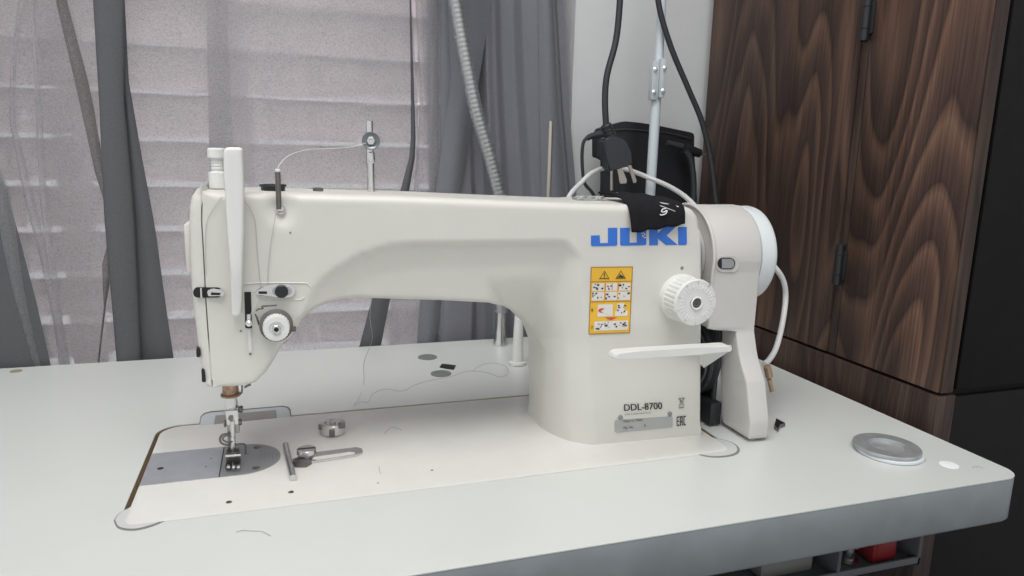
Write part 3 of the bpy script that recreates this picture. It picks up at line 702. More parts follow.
bm = NB(); lathe(bm, (tn.x, tn.y-0.015, tn.z), ax, [(0, rk*0.33), (0.0045, rk*0.33), (0.005, rk*0.28), (0.005, rk*0.18), (0.003, rk*0.16), (0.003, rk*0.02)], 24); tst = link('tension_stud', bm, STEEL, tu)
bm = NB(); lathe(bm, (tn.x, tn.y-0.0192, tn.z), ax, [(0, rk*0.17), (0.0012, rk*0.17)], 6); link('stud_socket', bm, DARK, tst, smooth=0)
bm = NB(); ty = tn.y-0.004
tube(bm, [aty(*p, ty) for p in ((256, 311), (259, 309), (263, 308.5), (262, 306.5), (266, 306), (277, 305.3))], 0.0006, 8, 5); tube(bm, [aty(*p, ty) for p in ((255, 314), (257, 318), (259, 325))], 0.0006, 8, 5)
v = aty(292, 329, ty); box(bm, (v.x-0.002, ty-0.002, v.z-0.0018), (v.x+0.003, ty+0.004, v.z+0.001), 0.0005); link('check_spring', bm, DSTEEL, tu)

# ---- needle bar, presser bar and foot
NX, NY = 0.0685, 0.086
def zat(py, px=232, y=NY): return aty(px, py, y).z
def xat(px, py, y=NY): return aty(px, py, y).x
bm = NB(); xx = xat(230.5, 390); z1 = zat(383); z0 = zat(396)
lathe(bm, (xx, NY, z0), (0, 0, 1), [(0, 0.0062), (0.0006, 0.0075), (0.002, 0.0075), (0.0025, 0.006), (z1-z0+0.01, 0.006)], 24); link('bar_bushing', bm, BRASS, sm)
bm = NB(); xx2 = xat(231.3, 405); zb = zat(413); lathe(bm, (xx2, NY, zb), (0, 0, 1), [(0, 0.0048), (z0-zb+0.004, 0.0048)], 24); link('presser_bar', bm, STEEL, sm)
bm = NB(); a = xat(226, 410); b = xat(239, 410); box(bm, (a, NY-0.008, zat(422)), (b, NY+0.006, zat(407)), 0.0015)
pf = link('presser_foot', bm, STEEL, sm)
def padd(name, fn, mt, par=None):
    b_ = NB(); fn(b_); return link(name, b_, mt, par or pf)
padd('clamp_screw', lambda b_: (lathe(b_, (xat(238.5, 409), NY-0.002, zat(409)), (1, 0, -0.05), [(0, 0.002), (0.0015, 0.0028), (0.003, 0.0028), (0.0034, 0.0022)], 16), lathe(b_, (xat(231.5, 414), NY-0.0085, zat(414)), (0, -1, 0), [(0, 0.002), (0.001, 0.002), (0.0012, 0.0006)], 16)), DSTEEL)
padd('shank', lambda b_: (box(b_, (xat(227.5, 430), NY-0.004, zat(449)), (xat(235, 430), NY+0.004, zat(418)), 0.001), box(b_, (xat(235.3, 430), NY-0.006, zat(431)), (xat(240, 430), NY+0.003, zat(420)), 0.001)), mat('shank_steel', (0.4, 0.39, 0.37), 0.3, 1.0, var=0.3, vscale=200))
padd('needle_bar', lambda b_: tube(b_, [(xat(233, 417), NY-0.008, zat(417)), (xat(233.5, 446), NY-0.006, zat(446))], 0.0019, 12, 1), STEEL)
padd('shank_screw', lambda b_: (lathe(b_, (xat(227, 421), NY-0.004, zat(421)), (-1, 0, 0), [(0, 0.002), (0.001, 0.003), (0.002, 0.003), (0.0022, 0.002)], 14), lathe(b_, (xat(237.5, 421), NY-0.004, zat(421)), (1, 0, 0), [(0, 0.002), (0.001, 0.0026), (0.003, 0.0026), (0.0034, 0.002)], 14)), DSTEEL)
wy = NY-0.006
padd('wire_finger_guard', lambda b_: (tube(b_, [aty(*p, wy) for p in ((232, 434.5), (226, 434), (221.5, 435.5), (220, 440), (222, 443.5), (228, 445), (236, 444.5), (243, 444), (245.5, 446), (245.7, 454)) ], 0.00085, 8, 6), tube(b_, [aty(*p, wy-0.002) for p in ((234, 437), (228, 435.5), (223.5, 437), (223.5, 440.5), (229, 442.5), (233, 441))], 0.0007, 8, 6)), DSTEEL)
fz = BZ+0.0018
def soles(b_):
    y0 = atz(236, 469, fz).y; x0 = atz(225.5, 467, fz).x; x1 = atz(240.5, 467, fz).x
    yb = y0+0.016; xm = (x0+x1)/2
    box(b_, (x0, y0+0.001, fz), (xm-0.0010, yb, fz+0.0025), 0.0006); box(b_, (xm+0.0010, y0+0.001, fz), (x1, yb, fz+0.0025), 0.0006)
    box(b_, (x0+0.0008, yb-0.009, fz+0.002), (x1-0.0008, yb, fz+0.0115), 0.001)
padd('foot_sole', soles, mat('foot_dark', (0.16, 0.15, 0.14), 0.3, 1.0, var=0.3, vscale=300))
def toes(b_):
    for px in (228.6, 233.8, 238.6):
        a = atz(px, 466.5, fz+0.003); box(b_, (a.x-0.0013, a.y-0.0025, fz+0.0022), (a.x+0.0013, a.y+0.0015, fz+0.0042), 0.0008)
    a = atz(225.5, 456, fz+0.010); b = atz(241, 455, fz+0.010); tube(b_, [a, b], 0.0010, 8, 1)
padd('foot_toe', toes, mat('toe_bright', (0.8, 0.8, 0.78), 0.25, 0.9))
padd('needle', lambda b_: tube(b_, [(xat(232.5, 440), NY-0.008, zat(440)), (xat(233, 440), NY-0.008, fz+0.002)], 0.0005, 8, 1), STEEL)
bm = NB(); y_ = NY
tube(bm, [aty(*p, y_) for p in ((240, 394), (242, 392), (242, 386), (242.5, 380))], 0.0007, 8, 5); tube(bm, [aty(*p, y_) for p in ((244.5, 387.5), (248, 385.5), (251, 384.5))], 0.0009, 8, 4); link('thread_hook', bm, DSTEEL, sm)

# ---- stitch dial
DYF = 0.0130; DC = aty(696.2, 303, DYF); dr = 0.0199; yb0 = F(DC.x, DC.z)
bm = NB()
Ld = yb0-DYF
def rib(i, t, r): return r*(0.955 if (i % 5 < 2 and 0.007 < t < Ld-0.005) else 1.0)
Ld = yb0-DYF
lathe(bm, (DC.x, yb0+0.001, DC.z), (0, -1, 0), [(0, dr*1.03), (0.005, dr*1.04), (0.0065, dr*1.04), (0.007, dr), (Ld-0.0065, dr), (Ld-0.006, dr*1.01), (Ld-0.001, dr*1.01), (Ld+0.001, dr*0.96), (Ld+0.001, dr*0.28), (Ld-0.001, dr*0.24)], 150, hook=rib)
dial = link('stitch_length_dial', bm, WHITE, sm, smooth=25)
bm = NB(); lathe(bm, (DC.x, yb0, DC.z), (0, -1, 0), [(0, dr*0.2), (Ld+0.0006, dr*0.2), (Ld+0.0006, dr*0.03)], 24, cap=False); link('dial_core', bm, mat('core_grey', (0.09, 0.09, 0.09), 0.5), dial)
bm = NB(); torus(bm, (DC.x, DYF-0.0011, DC.z), (0, 1, 0), dr*0.25, 0.0007, 24, 8)
for k in range(30):
    a = 2*PI*k/30; r0, r1_ = dr*(0.60 if k % 3 else 0.66), dr*0.80
    c, s = math.cos(a), math.sin(a); t = Vector((-s, 0, c))*0.00025
    p0 = Vector((DC.x+c*r0, DYF-0.0014, DC.z+s*r0)); p1 = Vector((DC.x+c*r1_, DYF-0.0014, DC.z+s*r1_)); prism(bm, [p0-t, p1-t, p1+t, p0+t], (0, 0.0005, 0))
link('dial_marking', bm, mat('emboss_white', (0.86, 0.86, 0.84), 0.4), dial)

def text_mesh(s, size=1.0):
    cu = bpy.data.curves.new('t', 'FONT'); cu.body = s; cu.size = size; cu.resolution_u = 3
    o = bpy.data.objects.new('t', cu); COL.objects.link(o); bpy.context.view_layer.update()
    me = bpy.data.meshes.new_from_object(o); bpy.data.objects.remove(o)
    return me
def text_to(bm, s, mapf, bold=0.0):
    """lay text on a surface; mapf(u,v) with u,v in 0..1 of the text's own box"""
    me = text_mesh(s); xs = [v.co.x for v in me.vertices]; ys = [v.co.y for v in me.vertices]
    x0, x1, y0, y1 = min(xs), max(xs), min(ys), max(ys)
    b2 = bmesh.new(); b2.from_mesh(me); bpy.data.meshes.remove(me)
    for v in b2.verts: v.co = mapf((v.co.x-x0)/(x1-x0), (v.co.y-y0)/(y1-y0))
    merge(bm, b2)
for k in range(10):   # embossed digits round the dial face
    pass
bm = NB()
for k in range(0, 10):
    a = PI/2-2*PI*k/10; c, s = math.cos(a), math.sin(a); rr = dr*0.9
    cen = Vector((DC.x+c*rr, DYF-0.0014, DC.z+s*rr)); h = 0.0026; wv = 0.0017
    def mf(u, v, cen=cen, c=c, s=s): return cen + Vector((s, 0, -c))*((u-0.5)*wv) + Vector((c, 0, s))*((v-0.5)*h)
    text_to(bm, str(k % 10), mf)
link('dial_digit', bm, mat('digit_grey', (0.45, 0.45, 0.45), 0.5), dial, smooth=0)

# ---- lettering: J U K I
def decal(bm, pxs, lift=0.0004, th=0.0003):
    prism(bm, [surf(*p, lift) for p in pxs], (0, th, 0))
def Z4(pts): return [(590+a/7.2, 180+b/7.2) for a, b in pts]
bm = NB()
decal(bm, Z4([(8, 400), (70, 398), (73, 455), (130, 453), (130, 345), (197, 344), (197, 466), (188, 474), (16, 477), (8, 470)]))
decal(bm, Z4([(217, 345), (285, 344), (286, 452), (338, 451), (338, 341), (406, 340), (406, 462), (398, 470), (226, 473), (218, 466)]))
decal(bm, Z4([(427, 342), (488, 341), (489, 384), (540, 338), (618, 337), (552, 400), (632, 467), (546, 469), (489, 420), (489, 470), (427, 471)]))
decal(bm, Z4([(635, 340), (697, 338), (698, 460), (690, 468), (636, 469)]))
link('brand_lettering', bm, BLUE, arm, smooth=0)
# ---- warning label
LQ = [(591, 267), (633, 266.5), (630, 333), (588.6, 334.5)]
def lq(u, v):
    a = [LQ[0][i]+(LQ[1][i]-LQ[0][i])*u for i in (0, 1)]; b = [LQ[3][i]+(LQ[2][i]-LQ[3][i])*u for i in (0, 1)]
    return (a[0]+(b[0]-a[0])*v, a[1]+(b[1]-a[1])*v)
def ldec(bm, uvs, lift): prism(bm, [surf(*lq(*p), lift) for p in uvs], (0, 0.00012, 0))
def R4(u0, v0, u1, v1): return [(u0, v0), (u1, v0), (u1, v1), (u0, v1)]
bm = NB(); ldec(bm, R4(0, 0, 1, 1), 0.0004); wl = link('warning_label', bm, YELLOW, arm, smooth=0)
bm = NB()
for r in (R4(0, 0, 1, .012), R4(0, .988, 1, 1), R4(0, 0, .018, 1), R4(.982, 0, 1, 1), R4(0, .215, 1, .225), R4(0, .515, 1, .525)): ldec(bm, r, 0.0006)
link('label_rule', bm, LORANGE, wl, smooth=0)
bm = NB()
for r in (R4(.05, .245, .33, .36), R4(.36, .245, .64, .36), R4(.67, .245, .96, .36), R4(.05, .375, .33, .50), R4(.36, .375, .64, .50), R4(.67, .375, .96, .50), R4(.2, .56, .56, .74), R4(.66, .55, .84, .66), R4(.62, .66, .92, .74), R4(.13, .81, .94, .95)): ldec(bm, r, 0.0007)
link('label_picture', bm, LWHITE, wl, smooth=0)
bm = NB()
def tri(cx, cy, s, lift, hole=True):
    o = [(cx, cy-s*0.75), (cx+s*1.3, cy+s*0.6), (cx-s*1.3, cy+s*0.6)]
    for i in range(3):
        a, b = o[i], o[(i+1) % 3]; dx, dy = b[0]-a[0], b[1]-a[1]; L = math.hypot(dx, dy*1.6); n_ = (-dy/L*0.011, dx/L*0.011)
        ldec(bm, [a, b, (b[0]+n_[0], b[1]+n_[1]), (a[0]+n_[0], a[1]+n_[1])], lift)
tri(.33, .125, .09, 0.0009); tri(.72, .125, .09, 0.0009)
ldec(bm, R4(.32, .095, .34, .145), 0.0009); ldec(bm, R4(.32, .153, .34, .165), 0.0009)
ldec(bm, [(.64, .16), (.70, .13), (.69, .11), (.74, .13), (.80, .15), (.78, .165)], 0.0009)
random.seed(4)
for (u0, v0, u1, v1, k) in ((.05, .25, .33, .355, 7), (.36, .25, .64, .355, 5), (.67, .25, .96, .355, 7), (.05, .38, .33, .495, 7), (.36, .38, .64, .495, 5), (.67, .38, .96, .495, 5), (.66, .555, .90, .73, 8), (.15, .82, .93, .94, 26)):
    for _ in range(k):
        a = random.uniform(u0, u1-.05); b = random.uniform(v0, v1-.03); w_ = random.uniform(.015, .06); h_ = random.uniform(.006, .03)
        ldec(bm, [(a, b), (a+w_, b+random.uniform(-.01, .01)), (a+w_*.9, b+h_), (a+.005, b+h_*.9)], 0.0009)
def tl(u0, v0, u1, v1): return lambda u, v: surf(*lq(u0+(u1-u0)*u, v1+(v0-v1)*v), 0.0009)
text_to(bm, '1', tl(.05, .62, .08, .66)); text_to(bm, '2', tl(.05, .87, .10, .91))
link('label_print', bm, LBLACK, wl, smooth=0)
bm = NB(); ldec(bm, [(.38, .755), (.68, .755), (.53, .80)], 0.0009)
ldec(bm, [(.25+.09*math.cos(t)+.05, .65+.035*math.sin(t)) for t in [k*PI/6 for k in range(12)]], 0.0008)
for (u, v) in ((.52, .245), (.36, .245), (.67, .245), (.36, .38)): ldec(bm, R4(u, v, u+.012, v+.11), 0.00085)
link('label_arrow', bm, LRED, wl, smooth=0)
bm = NB(); ldec(bm, [(.27, .66), (.40, .615), (.5, .66), (.52, .71), (.40, .70)], 0.001); link('label_hand', bm, LWHITE, wl, smooth=0)
# ---- model name, name plate and symbols
def Z7(a, b): return (580+a/7.2, 370+b/7.2)
def quadmap(q, lift):
    def f(u, v):
        b = [q[0][i]+(q[1][i]-q[0][i])*u for i in (0, 1)]; t = [q[3][i]+(q[2][i]-q[3][i])*u for i in (0, 1)]
        return surf(b[0]+(t[0]-b[0])*v, b[1]+(t[1]-b[1])*v, lift)
    return f
bm = NB()
for d in (-1.1, 0, 1.1):
    text_to(bm, 'DDL-8700', quadmap([Z7(320+d, 296), Z7(592+d, 281), Z7(590+d, 232), Z7(318+d, 248)], 0.0008))
eq = quadmap([Z7(697, 405), Z7(762, 398), Z7(762, 330), Z7(697, 336)], 0.0008)
for (u0, v0, u1, v1) in ((0, .15, .07, .85), (.02, .86, .28, 1), (.02, 0, .28, .14), (.05, .44, .25, .57), (.37, 0, .45, .98), (.37, .86, .65, 1), (.57, 0, .65, .98), (.40, .35, .62, .48), (.76, .03, .84, .97), (.76, .86, 1, 1), (.76, 0, 1, .14)):
    prism(bm, [eq(u0, v0), eq(u1, v0), eq(u1, v1), eq(u0, v1)], (0, 0.0002, 0))
mn = link('model_lettering', bm, LBLACK, arm, smooth=0)
bm = NB(); prism(bm, [surf(*Z7(*p), 0.0006) for p in ((250, 375), (258, 362), (660, 335), (668, 345), (668, 405), (660, 414), (262, 452), (252, 446))], (0, 0.0004, 0)); np_ = link('name_plate', bm, NPLATE, arm, smooth=0)
bm = NB()
for p in ((290, 341), (645, 315)):
    bm = NB(); lathe(bm, surf(*Z7(*p), 0.0002), (0, -1, 0), [(0, 0.0021), (0.0010, 0.0021), (0.0014, 0.0014)], 16); link('rivet', bm, LGREY, np_)
bm = NB()
for d in (0, 0.8): text_to(bm, 'JUKI CORPORATION', quadmap([Z7(322+d, 330), Z7(510+d, 316), Z7(510+d, 304), Z7(322+d, 317)], 0.0008))
for d in (-1, 0, 1): text_to(bm, 'Made in China', quadmap([Z7(315+d, 379), Z7(450+d, 366), Z7(450+d, 348), Z7(315+d, 361)], 0.0009))
for d in (-1, 0, 1): text_to(bm, 'Mfg. No.', quadmap([Z7(312+d, 430), Z7(385+d, 422), Z7(385+d, 402), Z7(312+d, 409)], 0.0009))
prism(bm, [surf(*Z7(*p), 0.0009) for p in ((462, 390), (474, 389), (474, 409), (462, 410))], (0, 0.0002, 0))
link('plate_print', bm, LGREY, np_, smooth=0)
bm = NB()
def sp(a, b): prism(bm, [surf(*Z7(*p), 0.0008) for p in (a if b is None else a)], (0, 0.0002, 0))
sp([(712, 268), (750, 265), (750, 274), (712, 277)], None)
for (p, q) in (((714, 208), (752, 255)), ((752, 204), (714, 258))):
    sp([(p[0]-3, p[1]), (p[0]+3, p[1]), (q[0]+3, q[1]), (q[0]-3, q[1])], None)
sp([(710, 204), (756, 200), (756, 206), (710, 210)], None); sp([(722, 212), (728, 212), (730, 250), (726, 252)], None); sp([(742, 210), (746, 210), (740, 250), (737, 250)], None)
link('symbol_print', bm, LGREY, arm, smooth=0)

# ---- reverse feed lever
bm = NB(); zl = lambda px, py: aty(px, py, -0.004).z
a = aty(613, 356, -0.004); b = aty(732.5, 347.5, -0.004)
poly = [aty(*p, -0.005) for p in ((618.5, 352.8), (640, 351.3), (700, 347.6), (728, 345.8), (732, 347), (732.8, 349.5), (731, 352.0), (700, 354.6), (640, 358.6), (618, 360.2), (614.6, 359.6), (614.8, 356.5))]
prism(bm, poly, (0, 0.012, 0)); bmesh.ops.bevel(bm, geom=bm.edges[:], offset=0.0008, segments=3, affect='EDGES', clamp_overlap=True)
lv = link('reverse_lever', bm, WHITE, sm, smooth=60)
bm = NB(); L0 = aty(700, 353, 0.002); L1 = aty(731, 350, 0.002); L2 = aty(704, 368, 0.034); L3 = aty(700, 364, 0.036)
up_ = Vector((0, 0, 0.0045)); q = [L0, L1, L2, L3]
va = [bm.verts.new(p) for p in q]; vb = [bm.verts.new(p+up_) for p in q]; bm.faces.new(va); bm.faces.new(vb[::-1])
for i in range(4): bm.faces.new((va[i], vb[i], vb[(i+1) % 4], va[(i+1) % 4]))
link('lever_arm', bm, WHITE, lv, smooth=0)

# ---- belt cover and handwheel
AY, AZ = 0.088, 0.160
bc_pts = []
R_ = 0.0475
def cov_profile(front, nback=20):
    return front
def coverx(z): return 0.5005+(0.4755-0.5005)*sstep((z-0.088)/0.006)
XR = 0.5205
fr_px = [(758, 297), (754.8, 330), (757.7, 352.6), (761, 366), (765.6, 380), (769.5, 420), (768, 437)]
fpts = [(v.y, v.z) for v in (atx(px, py, XR) for px, py in fr_px)]
fpts = [p for p in fpts]
prof = [(AY-R_*math.sin(a), AZ+R_*math.cos(a)) for a in [math.radians(x) for x in range(-70, 96, 6)]]
prof = prof + [p for p in fpts if p[1] < AZ-0.008]
zb = 0.0035
prof = prof + [(prof[-1][0]+0.002, zb), (0.056, zb), (0.062, zb+0.006), (0.066, 0.09), (0.125, 0.10), (0.132, 0.13)]
bm = NB()
# shell = left wall (a ring-shaped rim), outer skin, right wall
def rows(pr):
    return pr
n = len(prof)
dense = []
for i in range(n):
    a, b = prof[i], prof[(i+1) % n]; L = math.hypot(a[0]-b[0], a[1]-b[1]); k = max(1, int(L/0.004))
    for j in range(k): dense.append((a[0]+(b[0]-a[0])*j/k, a[1]+(b[1]-a[1])*j/k))
# upper drum part and leg part as two clean extrusions joined in one mesh
def extr(bm, pr, x0, x1, bev=0.003):
    t = bmesh.new(); a = [t.verts.new((x0, y, z)) for y, z in pr]; b = [t.verts.new((x1, y, z)) for y, z in pr]
    t.faces.new(a); t.faces.new(b[::-1]); k = len(pr)
    for i in range(k): t.faces.new((a[i], b[i], b[(i+1) % k], a[(i+1) % k]))
    bmesh.ops.recalc_face_normals(t, faces=t.faces)
    es = [e for e in t.edges if abs(e.verts[0].co.x-e.verts[1].co.x) < 1e-6]
    bmesh.ops.bevel(t, geom=es, offset=bev, segments=3, profile=0.5, affect='EDGES', clamp_overlap=True)
    merge(bm, t)
def front_y(z):
    tab = sorted((b, a) for a, b in fpts)
    if z > AZ: return AY-math.sqrt(max(0, R_*R_-(z-AZ)**2))
    return min(lerp_tab(tab, z), AY-math.sqrt(max(0, R_*R_-(z-AZ)**2)) if z > AZ-0.01 else 1)
zc = 0.098
lo = [(front_y(z), z) for z in [zc-0.004*k for k in range(0, 30) if zc-0.004*k > 0.006]]
drum = [(AY-R_*math.sin(math.radians(x)), AZ+R_*math.cos(math.radians(x))) for x in range(-90, 91, 6)]
drum += [(front_y(z), z) for z in (0.15, 0.14, 0.13, 0.12, 0.11, zc)] + [(0.112, zc), (AY+R_, 0.13)]
skin = [p for p in drum]
# drum: hollow on the left so the gap behind the rim shows
full = [(AY-R_*math.sin(math.radians(x)), AZ+R_*math.cos(math.radians(x))) for x in range(-90, 91, 6)] + [(front_y(z), z) for z in (0.15, 0.14, 0.13, 0.12, 0.11)] + lo + [(lo[-1][0]+0.001, zb), (0.050, zb), (0.056, zb+0.008), (0.062, 0.05), (0.064, 0.09), (0.080, 0.094), (0.112, 0.098), (AY+R_, 0.13)]
bm.free(); bm = slab(full, lambda y, z: 0.5005-0.0300*sstep((z-0.0955)/0.0035), lambda y, z: XR, lambda y, z: 0.0018, step=0.0016, grid=0.003, K=4)
for v in bm.verts: v.co = Vector((v.co.y, v.co.x, v.co.z))
bc = link('belt_cover', bm, BEIGE, sm, smooth=45)
# rim lip
bm = NB(); lip = [Vector((0.4702, y, z)) for y, z in drum[3:34]]; tube(bm, lip, 0.0016, 8, 1); link('cover_rim', bm, BEIGE, bc, smooth=60)
# oval window
wv = [atx(0, 0, 0.5)]
yw = front_y(0.162)
def wy_(px, py):
    v = aty(px, py, 0.042)
    for _ in range(4): v = aty(px, py, front_y(v.z))
    return v
def oval(pxs, lift):
    out = []
    for p in pxs: v = wy_(*p); out.append(Vector((v.x, v.y-lift, v.z)))
    return out
bm = NB(); prism(bm, oval(rrect(716, 255.5, 738.5, 272, 7, 5), 0.0008), (0, 0.0022, 0)); ww = link('window_bezel', bm, BEIGE, bc)
bm = NB(); prism(bm, oval(rrect(717, 257.5, 734.5, 269, 5.5, 5), 0.0012), (0, 0.001, 0)); link('window_opening', bm, DARK, ww)
bm = NB(); prism(bm, oval([(721, 258.6), (731, 258.6), (733.2, 262), (733, 266), (730, 268), (721, 268)], 0.0016), (0, 0.0006, 0)); link('window_pulley', bm, mat('pulley_grey', (0.30, 0.31, 0.32), 0.4), ww)
# inner pulley behind the rim
bm = NB(); lathe(bm, (0.466, AY, AZ), (1, 0, 0), [(0, 0.030), (0.001, 0.034), (0.004, 0.034), (0.0045, 0.030), (0.008, 0.030), (0.0085, 0.036), (0.011, 0.036)], 48); link('arm_pulley', bm, mat('pulley_pale', (0.45, 0.45, 0.45), 0.45), sm)
# handwheel
HZ, HR = 0.1605, 0.0462
bm = NB(); lathe(bm, (XR, AY, HZ), (1, 0, 0), [(0.0004, HR*0.93), (0.0015, HR), (0.0035, HR), (0.0038, HR*0.985), (0.015, HR*0.99), (0.018, HR*0.97), (0.0205, HR*0.90), (0.021, HR*0.80), (0.018, HR*0.70), (0.014, HR*0.55), (0.014, HR*0.25), (0.019, HR*0.22), (0.019, HR*0.05)], 72); link('handwheel', bm, WHEEL, sm, smooth=40)
# lower belt pulley with holes behind the lever
bm = NB(); py_, pz_ = 0.092, 0.060; lathe(bm, (0.485, py_, pz_), (1, 0, 0), [(0, 0.018), (0.0005, 0.036), (0.003, 0.038), (0.006, 0.034), (0.009, 0.038), (0.012, 0.036)], 48)
lp = link('belt_wheel', bm, RUBBER, sm)
bm = NB(); torus(bm, (0.4848, py_, pz_), (1, 0, 0), 0.031, 0.0012, 40, 6)
for k in range(7):
    a = 2*PI*k/7+0.4; torus(bm, (0.4845, py_+0.021*math.cos(a), pz_+0.021*math.sin(a)), (1, 0, 0), 0.005, 0.001, 20, 6)
link('wheel_hole_rim', bm, mat('rim_grey', (0.10, 0.11, 0.12), 0.35), lp)
bm = NB(); box(bm, (0.487, 0.052, 0.0015), (0.4995, 0.150, 0.024), 0.002); box(bm, (0.4960, 0.062, 0.02), (0.4995, 0.150, 0.094), 0.001); link('belt_guard', bm, BLACK, sm)
bm = NB(); tube(bm, [(0.4965, 0.062, 0.012), (0.497, 0.064, 0.05), (0.497, 0.066, 0.10)], 0.0022, 8, 4); tube(bm, [(0.494, 0.13, 0.0), (0.494, 0.128, 0.06), (0.494, 0.125, 0.13)], 0.003, 8, 4); link('drive_belt', bm, RUBBER, sm)
# small fittings on the far side of the cover
bm = NB(); a = aty(768, 372, 0.06); b = aty(768, 386, 0.05); 
for (p0, p1, r) in (((767, 366, .055), (769.5, 377, .055), 0.0036), ((769, 379, .055), (772, 391, .055), 0.0022)):
    tube(bm, [aty(p0[0], p0[1], p0[2]), aty(p1[0], p1[1], p1[2])], r, 10, 1)
link('cable_fitting', bm, BRONZE, sm)
bm = NB(); q = [atz(*p, 0.001) for p in ((776, 421), (785, 426), (780, 427.5), (778, 432), (774, 428))]; prism(bm, q, (0, 0, 0.003)); tag(link('metal_clip', bm, DSTEEL), 'small dark metal clip lying on the table right of the belt cover', 'clip')

# ---- tension post on the arm
tp = thing('thread_post', 'chrome thread post with a round tension disc on the machine arm', 'thread post', tuple(aty(370.5, 190, 0.10)))
p0 = aty(371, 192, 0.10); p1 = aty(369.3, 121, 0.10)
bm = NB(); k = p1-p0; tube(bm, [p0-k*0.02, p0+k*0.66], 0.0030, 14, 1); tube(bm, [p0+k*0.6, p1], 0.0027, 14, 1); link('rod', bm, STEEL, tp)
v = aty(371, 141, 0.094); d_ = Vector((-0.12, -1, 0.12)); bm = NB(); lathe(bm, v, d_, [(-0.004, 0.003), (-0.0008, 0.0066), (0.0004, 0.0072), (0.0010, 0.0070), (0.0008, 0.0056), (-0.0002, 0.0040), (-0.0002, 0.001)], 36); td = link('tension_disc', bm, mat('disc_steel', (0.20, 0.22, 0.23), 0.3, 1.0), tp)
bm = NB(); lathe(bm, v, d_, [(-0.0002, 0.0034), (0.002, 0.0034), (0.0024, 0.0028), (0.0024, 0.0016), (0.0012, 0.0012), (0.0012, 0.0002)], 6); link('disc_nut', bm, STEEL, td, smooth=20)
bm = NB(); v = aty(370.8, 158, 0.098); lathe(bm, (v.x, 0.1, v.z-0.004), (0, 0, 1), [(0, 0.0034), (0.001, 0.0038), (0.008, 0.0036), (0.009, 0.003)], 16); link('collar', bm, STEEL, tp)

# ---- clear plastic guide and felt on the arm top
cg = thing('thread_guide', 'clear plastic thread guide on the arm beside the black cloth', 'thread guide', tuple(aty(588, 197, 0.09)))
bm = NB(); v0 = aty(574, 197, 0.095); v1 = aty(602, 197, 0.095); zz = v0.z-0.002
box(bm, (v0.x, 0.085, zz-0.001), (v1.x, 0.100, zz+0.0015), 0.0006)
for k in range(3): torus(bm, (v0.x+(v1.x-v0.x)*(0.2+0.3*k), 0.092, zz+0.002), (0, 0, 1), 0.0045, 0.0012, 20, 8)
link('guide_body', bm, CLEAR, cg)
# black felt cloth draped over the arm
bm = NB(); nu, nv = 22, 26
LT = [(598, 193.5, 0.112), (612, 196, 0.085), (624, 201, 0.052), (629, 211, 0.0395), (631.5, 233, 0.036)]
RTt = [(659, 197.8, 0.102), (671, 200.6, 0.078), (681.5, 204.5, 0.051), (684.3, 210, 0.0385), (684.5, 224.3, 0.0355)]
def lin(T, v):
    s = v*(len(T)-1); i = min(int(s), len(T)-2); f = s-i; return [T[i][k]+(T[i+1][k]-T[i][k])*f for k in range(3)]
LTs = spline([aty(a, b, c) for a, b, c in LT], 10); RTs = spline([aty(a, b, c) for a, b, c in RTt], 10)
g = []
for j in range(nv+1):
    row = []
    s = j/nv*(len(LTs)-1); i0 = min(int(s), len(LTs)-2); f = s-i0
    A = LTs[i0].lerp(LTs[i0+1], f); Bq = RTs[i0].lerp(RTs[i0+1], f)
    for i in range(nu+1):
        p = A.lerp(Bq, i/nu); w_ = math.sin(PI*i/nu)
        p = p + Vector((0, -0.0010*w_-0.0008*math.sin(i*0.8), 0.0016*w_*(1-j/nv)+0.0005*math.sin(i*0.9+j*0.3)))
        row.append(bm.verts.new(p))
    g.append(row)
for j in range(nv):
    for i in range(nu): bm.faces.new((g[j][i], g[j][i+1], g[j+1][i+1], g[j+1][i]))
fl = link('felt_cloth', bm, FELT); md = fl.modifiers.new('thickness', 'SOLIDIFY'); md.thickness = 0.0016; md.offset = 1
tag(fl, 'black felt scrap with white chalk marks draped over the machine arm', 'cloth')
bm = NB()
def ck(pxs, r=0.0005): tube(bm, [aty(a, b, c) for a, b, c in pxs], r, 6, 5)
ck([(657.5, 202.3, .046), (667, 204, .0425), (678.5, 206.8, .0385)], 0.0005); ck([(655, 204.2, .042), (664, 207, .038), (675, 211.3, .0350)], 0.0003)
ck([(666, 208.5, .036), (663, 209, .036), (661.5, 211.5, .0350), (664, 212, .0350), (666.8, 210.5, .0350), (666, 213.5, .0340), (662, 215, .0340), (660, 214.5, .0340)], 0.0005)
link('chalk_mark', bm, CHALK, fl)
bm = NB(); tube(bm, [surf(*p, 0.002) for p in ((641, 233.5), (644, 233), (645, 235), (642, 235.5), (645, 238), (646, 236.5))], 0.0003, 6, 5); tag(link('thread_scrap', bm, WTHREAD), 'tiny white thread scrap hanging below the black felt on the blue lettering', 'thread')

